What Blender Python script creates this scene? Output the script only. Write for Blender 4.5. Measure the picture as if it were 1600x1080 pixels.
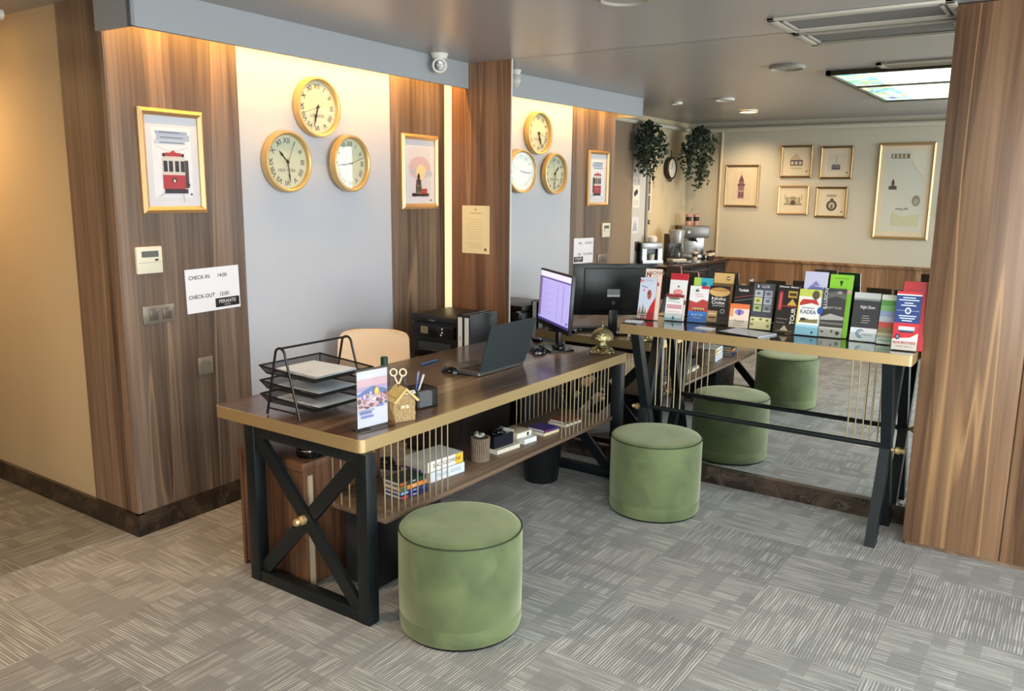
import bpy, bmesh, math, random
from math import sin, cos, pi, radians as R
from mathutils import Vector, Matrix, Euler
for o in list(bpy.data.objects): bpy.data.objects.remove(o)
SC = bpy.context.scene
COL = SC.collection
random.seed(7)

# ------------------------------------------------------------------ camera
AL = 0.0387265                      # the clock wall stands 2.2 degrees off square to the mirror wall
H = 2.506                           # ceiling height
cam = bpy.data.cameras.new('camera'); camo = bpy.data.objects.new('camera', cam); COL.objects.link(camo)
def set_cam(loc, yaw, pitch, roll, f):
    fw = Vector((-sin(yaw)*cos(pitch), cos(yaw)*cos(pitch), -sin(pitch)))
    r = Vector((cos(yaw), sin(yaw), 0)); u = r.cross(fw)
    r2 = r*cos(roll)+u*sin(roll); u2 = -r*sin(roll)+u*cos(roll)
    m = Matrix((r2, u2, -fw)).transposed().to_4x4(); m.translation = loc
    camo.matrix_world = m
    cam.sensor_width = 36; cam.sensor_fit = 'HORIZONTAL'; cam.lens = 36*f/1600
set_cam(Vector((3.740, -4.503, 1.679)), R(34.592), R(10.592), R(0.659), 1287.5)
cam.clip_start = .02
SC.camera = camo

# ------------------------------------------------------------------ world, lamps, exposure
SC.view_settings.view_transform = 'Standard'; SC.view_settings.look = 'None'
SC.view_settings.gamma = 1; SC.view_settings.use_curve_mapping = False
SC.view_settings.exposure = 0.52
W = bpy.data.worlds.new('world'); SC.world = W; W.use_nodes = True
bg = W.node_tree.nodes['Background']; bg.inputs[0].default_value = (.90, .95, 1, 1); bg.inputs[1].default_value = 1.5

def lamp(name, loc, rot, sx, sy, power, col, kind='AREA', spread=None):
    l = bpy.data.lights.new(name, kind); l.energy = power; l.color = col
    if kind == 'AREA':
        l.shape = 'RECTANGLE'; l.size = sx; l.size_y = sy
        if spread: l.spread = spread
    if kind == 'SPOT': l.spot_size = sx; l.spot_blend = sy; l.shadow_soft_size = .04
    if kind == 'POINT': l.shadow_soft_size = sx
    o = bpy.data.objects.new(name, l); COL.objects.link(o); o.location = loc; o.rotation_euler = rot
    return o
# daylight entering through the windows behind and to the right of the camera (lamps stand outside the glass)
lamp('daylight_back_window', (5.0, -5.45, 1.35), (R(90), 0, 0), 1.9, 2.1, 130, (.95, .97, 1))
lamp('daylight_side_window', (7.65, -2.6, 1.35), (R(90), 0, R(90)), 3.6, 2.1, 200, (.95, .97, 1))
# warm LED strip hidden behind the fascia board over the clock wall
lamp('fascia_led_glow', (.205+1.15*sin(AL), -1.18, 2.476), (0, R(28), AL), .02, 2.3, 13, (1, .52, .13))
# warm lamps
lamp('hall_lamp_glow', (-1.25, -2.95, 2.42), (0, 0, 0), R(165), .9, 34, (1, .62, .30), 'SPOT')
lamp('bar_lamp_glow', (.80, -3.90, 2.44), (0, 0, 0), R(160), .8, 62, (1, .70, .42), 'SPOT')
lamp('bar_lamp_glow', (.45, -4.7, 2.44), (0, 0, 0), R(150), .8, 22, (1, .70, .42), 'SPOT')

# ------------------------------------------------------------------ materials
MATS = {}
def s2l(c): return tuple(((x/255)/12.92 if x/255 <= .04045 else ((x/255+.055)/1.055)**2.4) for x in c)
def newmat(name):
    m = bpy.data.materials.new(name); m.use_nodes = True; MATS[name] = m
    return m, m.node_tree.nodes, m.node_tree.links, m.node_tree.nodes['Principled BSDF']
def plain(name, c, rough=.5, metal=0, coat=0, emit=0, sheen=0, bump=0, bscale=200, var=0):
    if name in MATS: return MATS[name]
    m, N, L, b = newmat(name); col = s2l(c)
    b.inputs['Base Color'].default_value = (*col, 1); b.inputs['Roughness'].default_value = rough
    b.inputs['Metallic'].default_value = metal; b.inputs['Coat Weight'].default_value = coat
    b.inputs['Coat Roughness'].default_value = .08
    if sheen: b.inputs['Sheen Weight'].default_value = sheen; b.inputs['Sheen Roughness'].default_value = .4
    if emit: b.inputs['Emission Color'].default_value = (*col, 1); b.inputs['Emission Strength'].default_value = emit
    if bump or var:
        t = N.new('ShaderNodeTexCoord'); n = N.new('ShaderNodeTexNoise'); n.inputs['Scale'].default_value = bscale
        n.inputs['Detail'].default_value = 4
        L.new(t.outputs['Object'], n.inputs['Vector'])
        if bump:
            bp = N.new('ShaderNodeBump'); bp.inputs['Strength'].default_value = bump; bp.inputs['Distance'].default_value = .01
            L.new(n.outputs['Fac'], bp.inputs['Height']); L.new(bp.outputs[0], b.inputs['Normal'])
        if var:
            mx = N.new('ShaderNodeMix'); mx.data_type = 'RGBA'
            n2 = N.new('ShaderNodeTexNoise'); n2.inputs['Scale'].default_value = max(2, bscale/14); n2.inputs['Detail'].default_value = 5
            L.new(t.outputs['Object'], n2.inputs['Vector'])
            mx.inputs[6].default_value = (*[max(0, x*(1-var)) for x in col], 1); mx.inputs[7].default_value = (*[min(1, x*(1+var)) for x in col], 1)
            L.new(n2.outputs['Fac'], mx.inputs[0]); L.new(mx.outputs[2], b.inputs['Base Color'])
    return m
def ink(c):
    return plain('ink_%d_%d_%d' % tuple(c), c, .38)
def math_(N, L, op, a, b=None, c=None):
    n = N.new('ShaderNodeMath'); n.operation = op
    for i, v in enumerate((a, b, c)):
        if v is None: continue
        if isinstance(v, (int, float)): n.inputs[i].default_value = v
        else: L.new(v, n.inputs[i])
    return n.outputs[0]
def wood(name, dark, mid, light, rough=.4, horiz=False, band=6.0, coat=0, linecol=None, seed=0):
    """veneer whose grain runs up z (or along y when horiz)"""
    m, N, L, b = newmat(name)
    t = N.new('ShaderNodeTexCoord'); sp = N.new('ShaderNodeSeparateXYZ'); L.new(t.outputs['Object'], sp.inputs[0])
    X, Y, Z = sp.outputs
    if horiz: across = math_(N, L, 'ADD', X, math_(N, L, 'MULTIPLY', Z, 1.3)); along = Y
    else: across = math_(N, L, 'ADD', X, math_(N, L, 'MULTIPLY', Y, 1.07)); along = Z
    across = math_(N, L, 'ADD', across, seed*3.7)
    def noise(fa, fl, det=4, dist=0):
        c = N.new('ShaderNodeCombineXYZ')
        L.new(math_(N, L, 'MULTIPLY', across, fa), c.inputs[0]); L.new(math_(N, L, 'MULTIPLY', along, fl), c.inputs[1])
        n = N.new('ShaderNodeTexNoise'); n.inputs['Scale'].default_value = 1; n.inputs['Detail'].default_value = det
        n.inputs['Distortion'].default_value = dist
        L.new(c.outputs[0], n.inputs['Vector']); return n.outputs['Fac']
    wob = noise(3, .5, 2)
    bandc = math_(N, L, 'ADD', math_(N, L, 'MULTIPLY', across, band), math_(N, L, 'MULTIPLY', wob, .9))
    wn = N.new('ShaderNodeTexWhiteNoise'); wn.noise_dimensions = '1D'
    L.new(math_(N, L, 'FLOOR', math_(N, L, 'MULTIPLY', bandc, 1.9)), wn.inputs['W'])
    big = noise(band*1.4, .35, 3, .3); fine = noise(70, 1.2, 5, .2); mid_n = noise(22, .8, 4, .6)
    f = math_(N, L, 'MULTIPLY', wn.outputs['Value'], .34)
    f = math_(N, L, 'MULTIPLY_ADD', big, .45, f); f = math_(N, L, 'MULTIPLY_ADD', mid_n, .62, f); f = math_(N, L, 'MULTIPLY_ADD', fine, .45, f)
    f = math_(N, L, 'SUBTRACT', f, .42)
    cr = N.new('ShaderNodeValToRGB'); L.new(f, cr.inputs[0])
    e = cr.color_ramp.elements; e[0].position = .18; e[0].color = (*s2l(dark), 1); e[1].position = .86; e[1].color = (*s2l(light), 1)
    x = e.new(.5); x.color = (*s2l(mid), 1)
    # occasional pale sapwood lines
    ln = noise(5, .16, 2, .25)
    d = math_(N, L, 'ABSOLUTE', math_(N, L, 'SUBTRACT', ln, .5)); d = math_(N, L, 'LESS_THAN', d, .010)
    sm = N.new('ShaderNodeMapRange'); sm.inputs[1].default_value = 0; sm.inputs[2].default_value = .013
    sm.inputs[3].default_value = .6; sm.inputs[4].default_value = 0
    L.new(math_(N, L, 'ABSOLUTE', math_(N, L, 'SUBTRACT', ln, .5)), sm.inputs[0])
    mx = N.new('ShaderNodeMix'); mx.data_type = 'RGBA'; L.new(sm.outputs[0], mx.inputs[0]); L.new(cr.outputs[0], mx.inputs[6])
    mx.inputs[7].default_value = (*s2l(linecol or light), 1)
    L.new(mx.outputs[2], b.inputs['Base Color'])
    b.inputs['Roughness'].default_value = rough; b.inputs['Coat Weight'].default_value = coat; b.inputs['Coat Roughness'].default_value = .12
    bp = N.new('ShaderNodeBump'); bp.inputs['Strength'].default_value = .12; bp.inputs['Distance'].default_value = .002
    L.new(fine, bp.inputs['Height']); L.new(bp.outputs[0], b.inputs['Normal'])
    return m
WOODWALL = wood('walnut_wall_panel', (66, 52, 43), (114, 95, 81), (156, 132, 113), linecol=(170, 140, 110))
WOODCOL = wood('walnut_column_panel', (86, 58, 40), (130, 94, 68), (160, 122, 92), linecol=(178, 140, 104), seed=2)
WOODCAB = wood('walnut_cabinet', (70, 48, 33), (114, 84, 60), (148, 114, 84), linecol=(190, 150, 102), band=3.0, seed=5)
WOODSKIRT = wood('walnut_wainscot', (104, 74, 52), (140, 106, 78), (170, 132, 100), linecol=(190, 152, 114), band=7, seed=9)
DESKTOP = wood('dark_walnut_top', (50, 31, 20), (104, 74, 52), (166, 136, 106), rough=.30, horiz=True, band=4, coat=.35, linecol=(140, 108, 80), seed=3)
COUNTERTOP = wood('dark_counter_top', (40, 28, 22), (66, 48, 38), (96, 74, 58), rough=.12, horiz=True, band=5, coat=.9, seed=4)
SHELFWOOD = wood('dull_brown_shelf', (84, 66, 52), (116, 94, 76), (146, 122, 100), rough=.42, horiz=True, band=4, seed=6)
PEDWOOD = wood('red_walnut_pedestal', (66, 42, 30), (102, 70, 50), (134, 98, 72), rough=.4, seed=8)
BRASS = plain('brushed_brass', (212, 184, 134), .38, .7, bump=.03, bscale=90)
BRASSROD = plain('brass_rod', (206, 186, 148), .30, .7)
BLACKMETAL = plain('black_steel', (16, 24, 28), .42, .2, coat=.1)
WALLGREY = plain('blue_grey_paint', (188, 192, 200), .6, bump=.03, bscale=60, var=.035)
WALLCREAM = plain('cream_paint', (206, 190, 158), .55, bump=.03, bscale=50, var=.04)
WALLBACK = plain('pale_beige_paint', (205, 200, 184), .6, var=.03, bscale=40)
FASCIA = plain('blue_grey_fascia', (162, 166, 170), .5)
CEIL = plain('taupe_ceiling', (158, 157, 155), .30, var=.02, bscale=20)
LEDSTRIP = plain('warm_led_diffuser', (255, 190, 90), .5, emit=3)
GOLD = plain('gold_frame', (206, 170, 122), .38, .6, bump=.05, bscale=50)
DKGOLD = plain('dark_bronze_frame', (150, 118, 78), .35, .8)
CLOCKGOLD = plain('clock_case_gold', (208, 178, 122), .42, .55)
WHITE = plain('white_plastic', (226, 224, 216), .4)
CREAMP = plain('cream_plastic', (228, 222, 200), .4)
GREYP = plain('grey_plastic', (134, 124, 112), .35, .3)
BLACKP = plain('black_plastic', (18, 19, 22), .35)
BLACKG = plain('glossy_black_plastic', (10, 10, 13), .12)
DKGREY = plain('dark_grey_plastic', (52, 56, 60), .45)
CHROME = plain('chrome', (210, 210, 212), .15, 1)
STEEL = plain('brushed_steel', (150, 148, 144), .3, .9)
PAPER = plain('white_paper', (236, 238, 242), .7)
CREAMPAPER = plain('aged_paper', (240, 226, 178), .7)
PEACH = plain('peach_leather', (246, 218, 184), .5, bump=.04, bscale=120)
LEAF = plain('ivy_leaf', (56, 74, 58), .55, var=.35, bscale=160)
STEM = plain('ivy_stem', (70, 62, 44), .7)
RUSTIC = plain('rustic_bark', (168, 140, 98), .75, bump=.5, bscale=70, var=.25)
GREENVEL = None

def velvet(name, c, c2):
    m, N, L, b = newmat(name)
    t = N.new('ShaderNodeTexCoord'); n = N.new('ShaderNodeTexNoise'); n.inputs['Scale'].default_value = 7; n.inputs['Detail'].default_value = 5
    n.inputs['Distortion'].default_value = .5
    L.new(t.outputs['Object'], n.inputs['Vector'])
    cr = N.new('ShaderNodeValToRGB'); L.new(n.outputs['Fac'], cr.inputs[0])
    cr.color_ramp.elements[0].position = .32; cr.color_ramp.elements[0].color = (*s2l(c), 1)
    cr.color_ramp.elements[1].position = .68; cr.color_ramp.elements[1].color = (*s2l(c2), 1)
    L.new(cr.outputs[0], b.inputs['Base Color']); b.inputs['Roughness'].default_value = .75
    b.inputs['Sheen Weight'].default_value = .6; b.inputs['Sheen Roughness'].default_value = .5
    b.inputs['Sheen Tint'].default_value = (*s2l((236, 240, 205)), 1)
    n2 = N.new('ShaderNodeTexNoise'); n2.inputs['Scale'].default_value = 420; L.new(t.outputs['Object'], n2.inputs['Vector'])
    bp = N.new('ShaderNodeBump'); bp.inputs['Strength'].default_value = .15; bp.inputs['Distance'].default_value = .002
    L.new(n2.outputs['Fac'], bp.inputs['Height']); L.new(bp.outputs[0], b.inputs['Normal'])
    return m
GREENVEL = velvet('green_velvet', (72, 86, 52), (98, 111, 69))
GREENPIPE = plain('dark_green_piping', (34, 46, 28), .7)
DKGREENVEL = velvet('dark_green_velvet', (34, 54, 46), (44, 66, 56))

def marble():
    m, N, L, b = newmat('dark_brown_marble')
    t = N.new('ShaderNodeTexCoord'); n = N.new('ShaderNodeTexNoise'); n.inputs['Scale'].default_value = 5; n.inputs['Detail'].default_value = 9
    n.inputs['Distortion'].default_value = 1.6
    L.new(t.outputs['Object'], n.inputs['Vector'])
    cr = N.new('ShaderNodeValToRGB'); L.new(n.outputs['Fac'], cr.inputs[0]); e = cr.color_ramp.elements
    e[0].position = .35; e[0].color = (*s2l((34, 28, 24)), 1); e[1].position = .72; e[1].color = (*s2l((92, 76, 62)), 1)
    x = e.new(.5); x.color = (*s2l((52, 42, 35)), 1); y = e.new(.508); y.color = (*s2l((88, 78, 66)), 1); z = e.new(.516); z.color = (*s2l((56, 46, 38)), 1)
    L.new(cr.outputs[0], b.inputs['Base Color']); b.inputs['Roughness'].default_value = .2; return m
MARBLE = marble()

def carpet(name, lo, hi, ox, oy):
    """half metre carpet tiles laid quarter turned, streaked along the pile"""
    m, N, L, b = newmat(name)
    t = N.new('ShaderNodeTexCoord'); sp = N.new('ShaderNodeSeparateXYZ'); L.new(t.outputs['Object'], sp.inputs[0])
    X, Y, _ = sp.outputs
    u = math_(N, L, 'MULTIPLY', math_(N, L, 'SUBTRACT', X, ox), 2); v = math_(N, L, 'MULTIPLY', math_(N, L, 'SUBTRACT', Y, oy), 2)
    iu = math_(N, L, 'FLOOR', u); iv = math_(N, L, 'FLOOR', v)
    par = math_(N, L, 'ABSOLUTE', math_(N, L, 'MODULO', math_(N, L, 'ADD', iu, iv), 2))
    fu = math_(N, L, 'FRACT', u); fv = math_(N, L, 'FRACT', v)
    def mixf(a, c):
        n = N.new('ShaderNodeMix'); n.data_type = 'FLOAT'; L.new(par, n.inputs[0]); L.new(a, n.inputs[2]); L.new(c, n.inputs[3]); return n.outputs[0]
    ac = mixf(u, v); al = mixf(v, u)            # across and along the streaks
    tid = math_(N, L, 'MULTIPLY_ADD', iu, 7.31, math_(N, L, 'MULTIPLY', iv, 3.17))
    def noise(fa, fl, det, off=0):
        c = N.new('ShaderNodeCombineXYZ'); L.new(math_(N, L, 'MULTIPLY', ac, fa), c.inputs[0]); L.new(math_(N, L, 'MULTIPLY', al, fl), c.inputs[1])
        L.new(math_(N, L, 'ADD', tid, off), c.inputs[2])
        n = N.new('ShaderNodeTexNoise'); n.inputs['Scale'].default_value = 1; n.inputs['Detail'].default_value = det
        L.new(c.outputs[0], n.inputs['Vector']); return n.outputs['Fac']
    wobble = noise(6, 3.0, 1, 7)
    wave = math_(N, L, 'SINE', math_(N, L, 'MULTIPLY_ADD', ac, 2*pi*44, math_(N, L, 'MULTIPLY', wobble, 1.2)))
    streak = math_(N, L, 'MULTIPLY_ADD', wave, .13, noise(52, 2.4, 3))
    sr = N.new('ShaderNodeMapRange'); sr.inputs[1].default_value = .44; sr.inputs[2].default_value = .70; L.new(streak, sr.inputs[0])
    # blocks where the pattern is flat and darker
    c = N.new('ShaderNodeCombineXYZ')
    L.new(math_(N, L, 'FLOOR', math_(N, L, 'MULTIPLY', ac, 4.0)), c.inputs[0])
    L.new(math_(N, L, 'FLOOR', math_(N, L, 'MULTIPLY', al, 9)), c.inputs[1]); L.new(tid, c.inputs[2])
    wn = N.new('ShaderNodeTexWhiteNoise'); L.new(c.outputs[0], wn.inputs['Vector'])
    blk = math_(N, L, 'GREATER_THAN', wn.outputs['Value'], .70)
    soft = noise(2.2, 1.1, 3, 4)
    amp = math_(N, L, 'MULTIPLY_ADD', blk, -.7, 1.0)
    f = math_(N, L, 'MULTIPLY', sr.outputs[0], amp)
    f = math_(N, L, 'MULTIPLY_ADD', soft, .42, math_(N, L, 'MULTIPLY', f, .70))
    wt = N.new('ShaderNodeTexWhiteNoise'); wt.noise_dimensions = '1D'; L.new(tid, wt.inputs['W'])
    f = math_(N, L, 'MULTIPLY_ADD', wt.outputs['Value'], .12, f)
    mx = N.new('ShaderNodeMix'); mx.data_type = 'RGBA'; L.new(f, mx.inputs[0])
    mx.inputs[6].default_value = (*s2l(lo), 1); mx.inputs[7].default_value = (*s2l(hi), 1)
    L.new(mx.outputs[2], b.inputs['Base Color']); b.inputs['Roughness'].default_value = .95
    bp = N.new('ShaderNodeBump'); bp.inputs['Strength'].default_value = .35; bp.inputs['Distance'].default_value = .004
    L.new(sr.outputs[0], bp.inputs['Height']); L.new(bp.outputs[0], b.inputs['Normal'])
    return m
CARPET = carpet('grey_carpet_tiles', (108, 107, 105), (184, 182, 178), .26, -.10)
CARPETH = carpet('darker_carpet_tiles', (88, 84, 76), (160, 154, 140), .006, -.40)  # hall floor: same tile pattern, darker and more olive

def mirror_mat():
    m, N, L, b = newmat('mirror_silver'); b.inputs['Base Color'].default_value = (.90, .92, .91, 1)
    b.inputs['Metallic'].default_value = 1; b.inputs['Roughness'].default_value = 0; return m
MIRROR = mirror_mat()
def clear(name, tint=(1, 1, 1), refl=.12, fk=.55):
    m, N, L, b = newmat(name); N.remove(b)
    tr = N.new('ShaderNodeBsdfTransparent'); tr.inputs[0].default_value = (*tint, 1)
    gl = N.new('ShaderNodeBsdfGlossy'); gl.inputs['Roughness'].default_value = .02
    lw = N.new('ShaderNodeLayerWeight'); lw.inputs[0].default_value = .5
    f = math_(N, L, 'MULTIPLY_ADD', math_(N, L, 'POWER', lw.outputs['Facing'], 3), fk, refl*.2+.012)
    mx = N.new('ShaderNodeMixShader'); L.new(f, mx.inputs[0]); L.new(tr.outputs[0], mx.inputs[1]); L.new(gl.outputs[0], mx.inputs[2])
    L.new(mx.outputs[0], N['Material Output'].inputs[0]); return m
ACRYLIC = clear('clear_acrylic', (.93, .95, .95), .2)
GLASS = clear('clock_glass', (.97, .98, .97), .0, .25)
WINGLASS = clear('window_glass', (.98, 1, 1), .1)
def mesh_mat():
    m, N, L, b = newmat('black_wire_mesh'); b.inputs['Base Color'].default_value = (.012, .012, .013, 1)
    tr = N.new('ShaderNodeBsdfTransparent'); mx = N.new('ShaderNodeMixShader'); mx.inputs[0].default_value = .62
    t = N.new('ShaderNodeTexCoord'); ck = N.new('ShaderNodeTexChecker'); ck.inputs['Scale'].default_value = 420
    L.new(t.outputs['Object'], ck.inputs['Vector'])
    L.new(math_(N, L, 'MULTIPLY_ADD', ck.outputs['Fac'], .5, .42), mx.inputs[0])
    L.new(tr.outputs[0], mx.inputs[1]); L.new(b.outputs[0], mx.inputs[2]); L.new(mx.outputs[0], N['Material Output'].inputs[0]); return m
MESHM = mesh_mat()
def stained():
    m, N, L, b = newmat('leaded_glass')
    t = N.new('ShaderNodeTexCoord'); sp = N.new('ShaderNodeSeparateXYZ'); L.new(t.outputs['Object'], sp.inputs[0])
    vo = N.new('ShaderNodeTexVoronoi'); vo.inputs['Scale'].default_value = 14; L.new(t.outputs['Object'], vo.inputs['Vector'])
    ns = N.new('ShaderNodeTexNoise'); ns.inputs['Scale'].default_value = 2.6; L.new(t.outputs['Object'], ns.inputs['Vector'])
    edx = math_(N, L, 'LESS_THAN', sp.outputs[0], 2.40)
    hue = N.new('ShaderNodeValToRGB'); e = hue.color_ramp.elements
    cs = [(.0, (120, 150, 170)), (.3, (30, 120, 130)), (.45, (150, 140, 40)), (.6, (140, 150, 145)), (.75, (60, 120, 30)), (.86, (30, 8, 110)), (1, (150, 150, 140))]
    e[0].color = (*s2l(cs[0][1]), 1); e[1].color = (*s2l(cs[-1][1]), 1)
    for p, c in cs[1:-1]: x = e.new(p); x.color = (*s2l(c), 1)
    sx = N.new('ShaderNodeSeparateColor'); L.new(vo.outputs['Color'], sx.inputs[0])
    L.new(sx.outputs[0], hue.inputs[0])
    mx = N.new('ShaderNodeMix'); mx.data_type = 'RGBA'
    w = math_(N, L, 'MULTIPLY_ADD', edx, .55, .42); L.new(w, mx.inputs[0])
    mx.inputs[6].default_value = (.65, .67, .64, 1); L.new(hue.outputs[0], mx.inputs[7])
    d = N.new('ShaderNodeTexVoronoi'); d.feature = 'DISTANCE_TO_EDGE'; d.inputs['Scale'].default_value = 14; L.new(t.outputs['Object'], d.inputs['Vector'])
    lead = math_(N, L, 'LESS_THAN', d.outputs['Distance'], .035)
    mx2 = N.new('ShaderNodeMix'); mx2.data_type = 'RGBA'; L.new(math_(N, L, 'MULTIPLY', lead, .6), mx2.inputs[0])
    L.new(mx.outputs[2], mx2.inputs[6]); mx2.inputs[7].default_value = (.05, .06, .07, 1)
    L.new(mx2.outputs[2], b.inputs['Emission Color']); b.inputs['Emission Strength'].default_value = 4.2
    b.inputs['Base Color'].default_value = (.1, .1, .1, 1); return m
STAINED = stained()

# ------------------------------------------------------------------ mesh helpers
class MB:
    def __init__(s): s.bm = bmesh.new(); s.mats = []
    def mi(s, m):
        if m not in s.mats: s.mats.append(m)
        return s.mats.index(m)
    def _set(s, faces, m, smooth=False):
        i = s.mi(m)
        for f in faces: f.material_index = i; f.smooth = smooth
    def box(s, a, b, m, bev=0, M=None):
        vs = [s.bm.verts.new((x, y, z)) for x in (a[0], b[0]) for y in (a[1], b[1]) for z in (a[2], b[2])]
        q = [(0, 1, 3, 2), (4, 6, 7, 5), (0, 4, 5, 1), (2, 3, 7, 6), (0, 2, 6, 4), (1, 5, 7, 3)]
        fs = [s.bm.faces.new([vs[i] for i in f]) for f in q]
        if M is not None:
            for v in vs: v.co = M @ v.co
        bmesh.ops.recalc_face_normals(s.bm, faces=fs)
        if bev > 0:
            s._set(fs, m)
            es = list({e for f in fs for e in f.edges})
            r = bmesh.ops.bevel(s.bm, geom=es, offset=bev, segments=2, affect='EDGES', profile=.5, clamp_overlap=True)
            s._set(r['faces'], m, True)
            for f in r['faces']: f.material_index = s.mi(m)
        else: s._set(fs, m)
        return s
    def prism(s, pts, d0, d1, m, axis='z', smooth=False):
        """extrude a 2D outline; axis z: (x,y), axis y: (x,z), axis x: (y,z)"""
        def P(p, d): return {'z': (p[0], p[1], d), 'y': (p[0], d, p[1]), 'x': (d, p[0], p[1])}[axis]
        A = [s.bm.verts.new(P(p, d0)) for p in pts]; B = [s.bm.verts.new(P(p, d1)) for p in pts]
        n = len(pts); side = [s.bm.faces.new((A[i], A[(i+1) % n], B[(i+1) % n], B[i])) for i in range(n)]
        cap = [s.bm.faces.new(A[::-1]), s.bm.faces.new(B)]
        bmesh.ops.recalc_face_normals(s.bm, faces=side+cap)
        s._set(side, m, smooth); s._set(cap, m); return s
    def tube(s, pts, r, m, seg=10, closed=False, caps=True):
        pts = [Vector(p) for p in pts]; n = len(pts); rings = []
        rr = r if isinstance(r, (list, tuple)) else [r]*n
        up = None
        for i, p in enumerate(pts):
            if closed: t = (pts[(i+1) % n]-pts[i-1]).normalized()
            else: t = (pts[min(i+1, n-1)]-pts[max(i-1, 0)]).normalized()
            if up is None: up = Vector((0, 0, 1)) if abs(t.z) < .9 else Vector((1, 0, 0))
            a = t.cross(up)
            if a.length < 1e-5: a = t.cross(Vector((0, 1, 0)))
            a.normalize(); bb = a.cross(t).normalized(); up = bb
            rings.append([s.bm.verts.new(p+(a*cos(2*pi*k/seg)+bb*sin(2*pi*k/seg))*rr[i]) for k in range(seg)])
        fs = []
        for i in range(n if closed else n-1):
            A, B = rings[i], rings[(i+1) % n]
            for k in range(seg): fs.append(s.bm.faces.new((A[k], A[(k+1) % seg], B[(k+1) % seg], B[k])))
        s._set(fs, m, True); cf = []
        if caps and not closed: cf = [s.bm.faces.new(rings[0]), s.bm.faces.new(rings[-1][::-1])]; s._set(cf, m)
        bmesh.ops.recalc_face_normals(s.bm, faces=fs+cf)
        return s
    def lathe(s, prof, m, c=(0, 0, 0), seg=32, axis='z', close=False):
        """prof: (radius, height) pairs turned about the axis through c"""
        def P(r, h, a):
            if axis == 'z': v = (r*cos(a), r*sin(a), h)
            elif axis == 'y': v = (r*cos(a), h, r*sin(a))
            else: v = (h, r*cos(a), r*sin(a))
            return Vector(v)+Vector(c)
        rings = []
        for r, h in prof:
            rings.append([s.bm.verts.new(P(0, h, 0))] if r < 1e-6 else [s.bm.verts.new(P(r, h, 2*pi*k/seg)) for k in range(seg)])
        fs = []
        for A, B in zip(rings, rings[1:]):
            if len(A) == 1 and len(B) == 1: continue
            for k in range(seg):
                k2 = (k+1) % seg
                if len(A) == 1: fs.append(s.bm.faces.new((A[0], B[k2], B[k])))
                elif len(B) == 1: fs.append(s.bm.faces.new((A[k], A[k2], B[0])))
                else: fs.append(s.bm.faces.new((A[k], A[k2], B[k2], B[k])))
        bmesh.ops.recalc_face_normals(s.bm, faces=fs); s._set(fs, m, True); return s
    def poly(s, pts, m):
        f = s.bm.faces.new([s.bm.verts.new(p) for p in pts]); s._set([f], m); return s
    def sph(s, c, r, m, sc=(1, 1, 1), seg=16):
        n0 = len(s.bm.verts)
        g = bmesh.ops.create_uvsphere(s.bm, u_segments=seg, v_segments=max(6, seg*2//3), radius=r)
        for v in g['verts']: v.co = Vector((v.co.x*sc[0], v.co.y*sc[1], v.co.z*sc[2]))+Vector(c)
        s._set({f for v in g['verts'] for f in v.link_faces}, m, True); return s
    def build(s, name, parent=None, loc=(0, 0, 0), rot=(0, 0, 0), sharp=True):
        me = bpy.data.meshes.new(name); s.bm.to_mesh(me); s.bm.free()
        for m in s.mats: me.materials.append(m)
        if sharp:
            try: me.set_sharp_from_angle(angle=R(38))
            except Exception: pass
        o = bpy.data.objects.new(name, me); COL.objects.link(o); o.location = loc; o.rotation_euler = rot
        if parent: o.parent = parent
        return o
def tag(o, label=None, cat=None, group=None, kind=None):
    if label: o['label'] = label
    if cat: o['category'] = cat
    if group: o['group'] = group
    if kind: o['kind'] = kind
    return o
def thing(name, label, cat, loc=(0, 0, 0), rotz=0, group=None, rot=None):
    o = bpy.data.objects.new(name, None); COL.objects.link(o); o.empty_display_size = .05
    o.location = loc; o.rotation_euler = rot or (0, 0, rotz)
    return tag(o, label, cat, group)
def struct(o): o['kind'] = 'structure'; return o
def copy_tree(o, parent=None):
    c = o.copy(); COL.objects.link(c); c.parent = parent
    for ch in list(o.children): copy_tree(ch, c)
    return c
def rrect(x0, y0, x1, y1, r, n=6):
    out = []
    for cx, cy, a0 in ((x1-r, y0+r, -90), (x1-r, y1-r, 0), (x0+r, y1-r, 90), (x0+r, y0+r, 180)):
        for k in range(n+1):
            a = R(a0+90*k/n); out.append((cx+r*cos(a), cy+r*sin(a)))
    return out
_tc = {}
def text_mesh(txt, bold=0):
    k = (txt, bold)
    if k in _tc: return _tc[k]
    cu = bpy.data.curves.new('t', 'FONT'); cu.body = txt; cu.size = 1; cu.align_x = 'CENTER'; cu.align_y = 'CENTER'
    cu.resolution_u = 3; cu.offset = bold
    ob = bpy.data.objects.new('t', cu); me = ob.to_mesh()
    d = ([v.co.copy() for v in me.vertices], [tuple(p.vertices) for p in me.polygons]); ob.to_mesh_clear()
    bpy.data.objects.remove(ob); bpy.data.curves.remove(cu); _tc[k] = d
    return d
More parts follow.
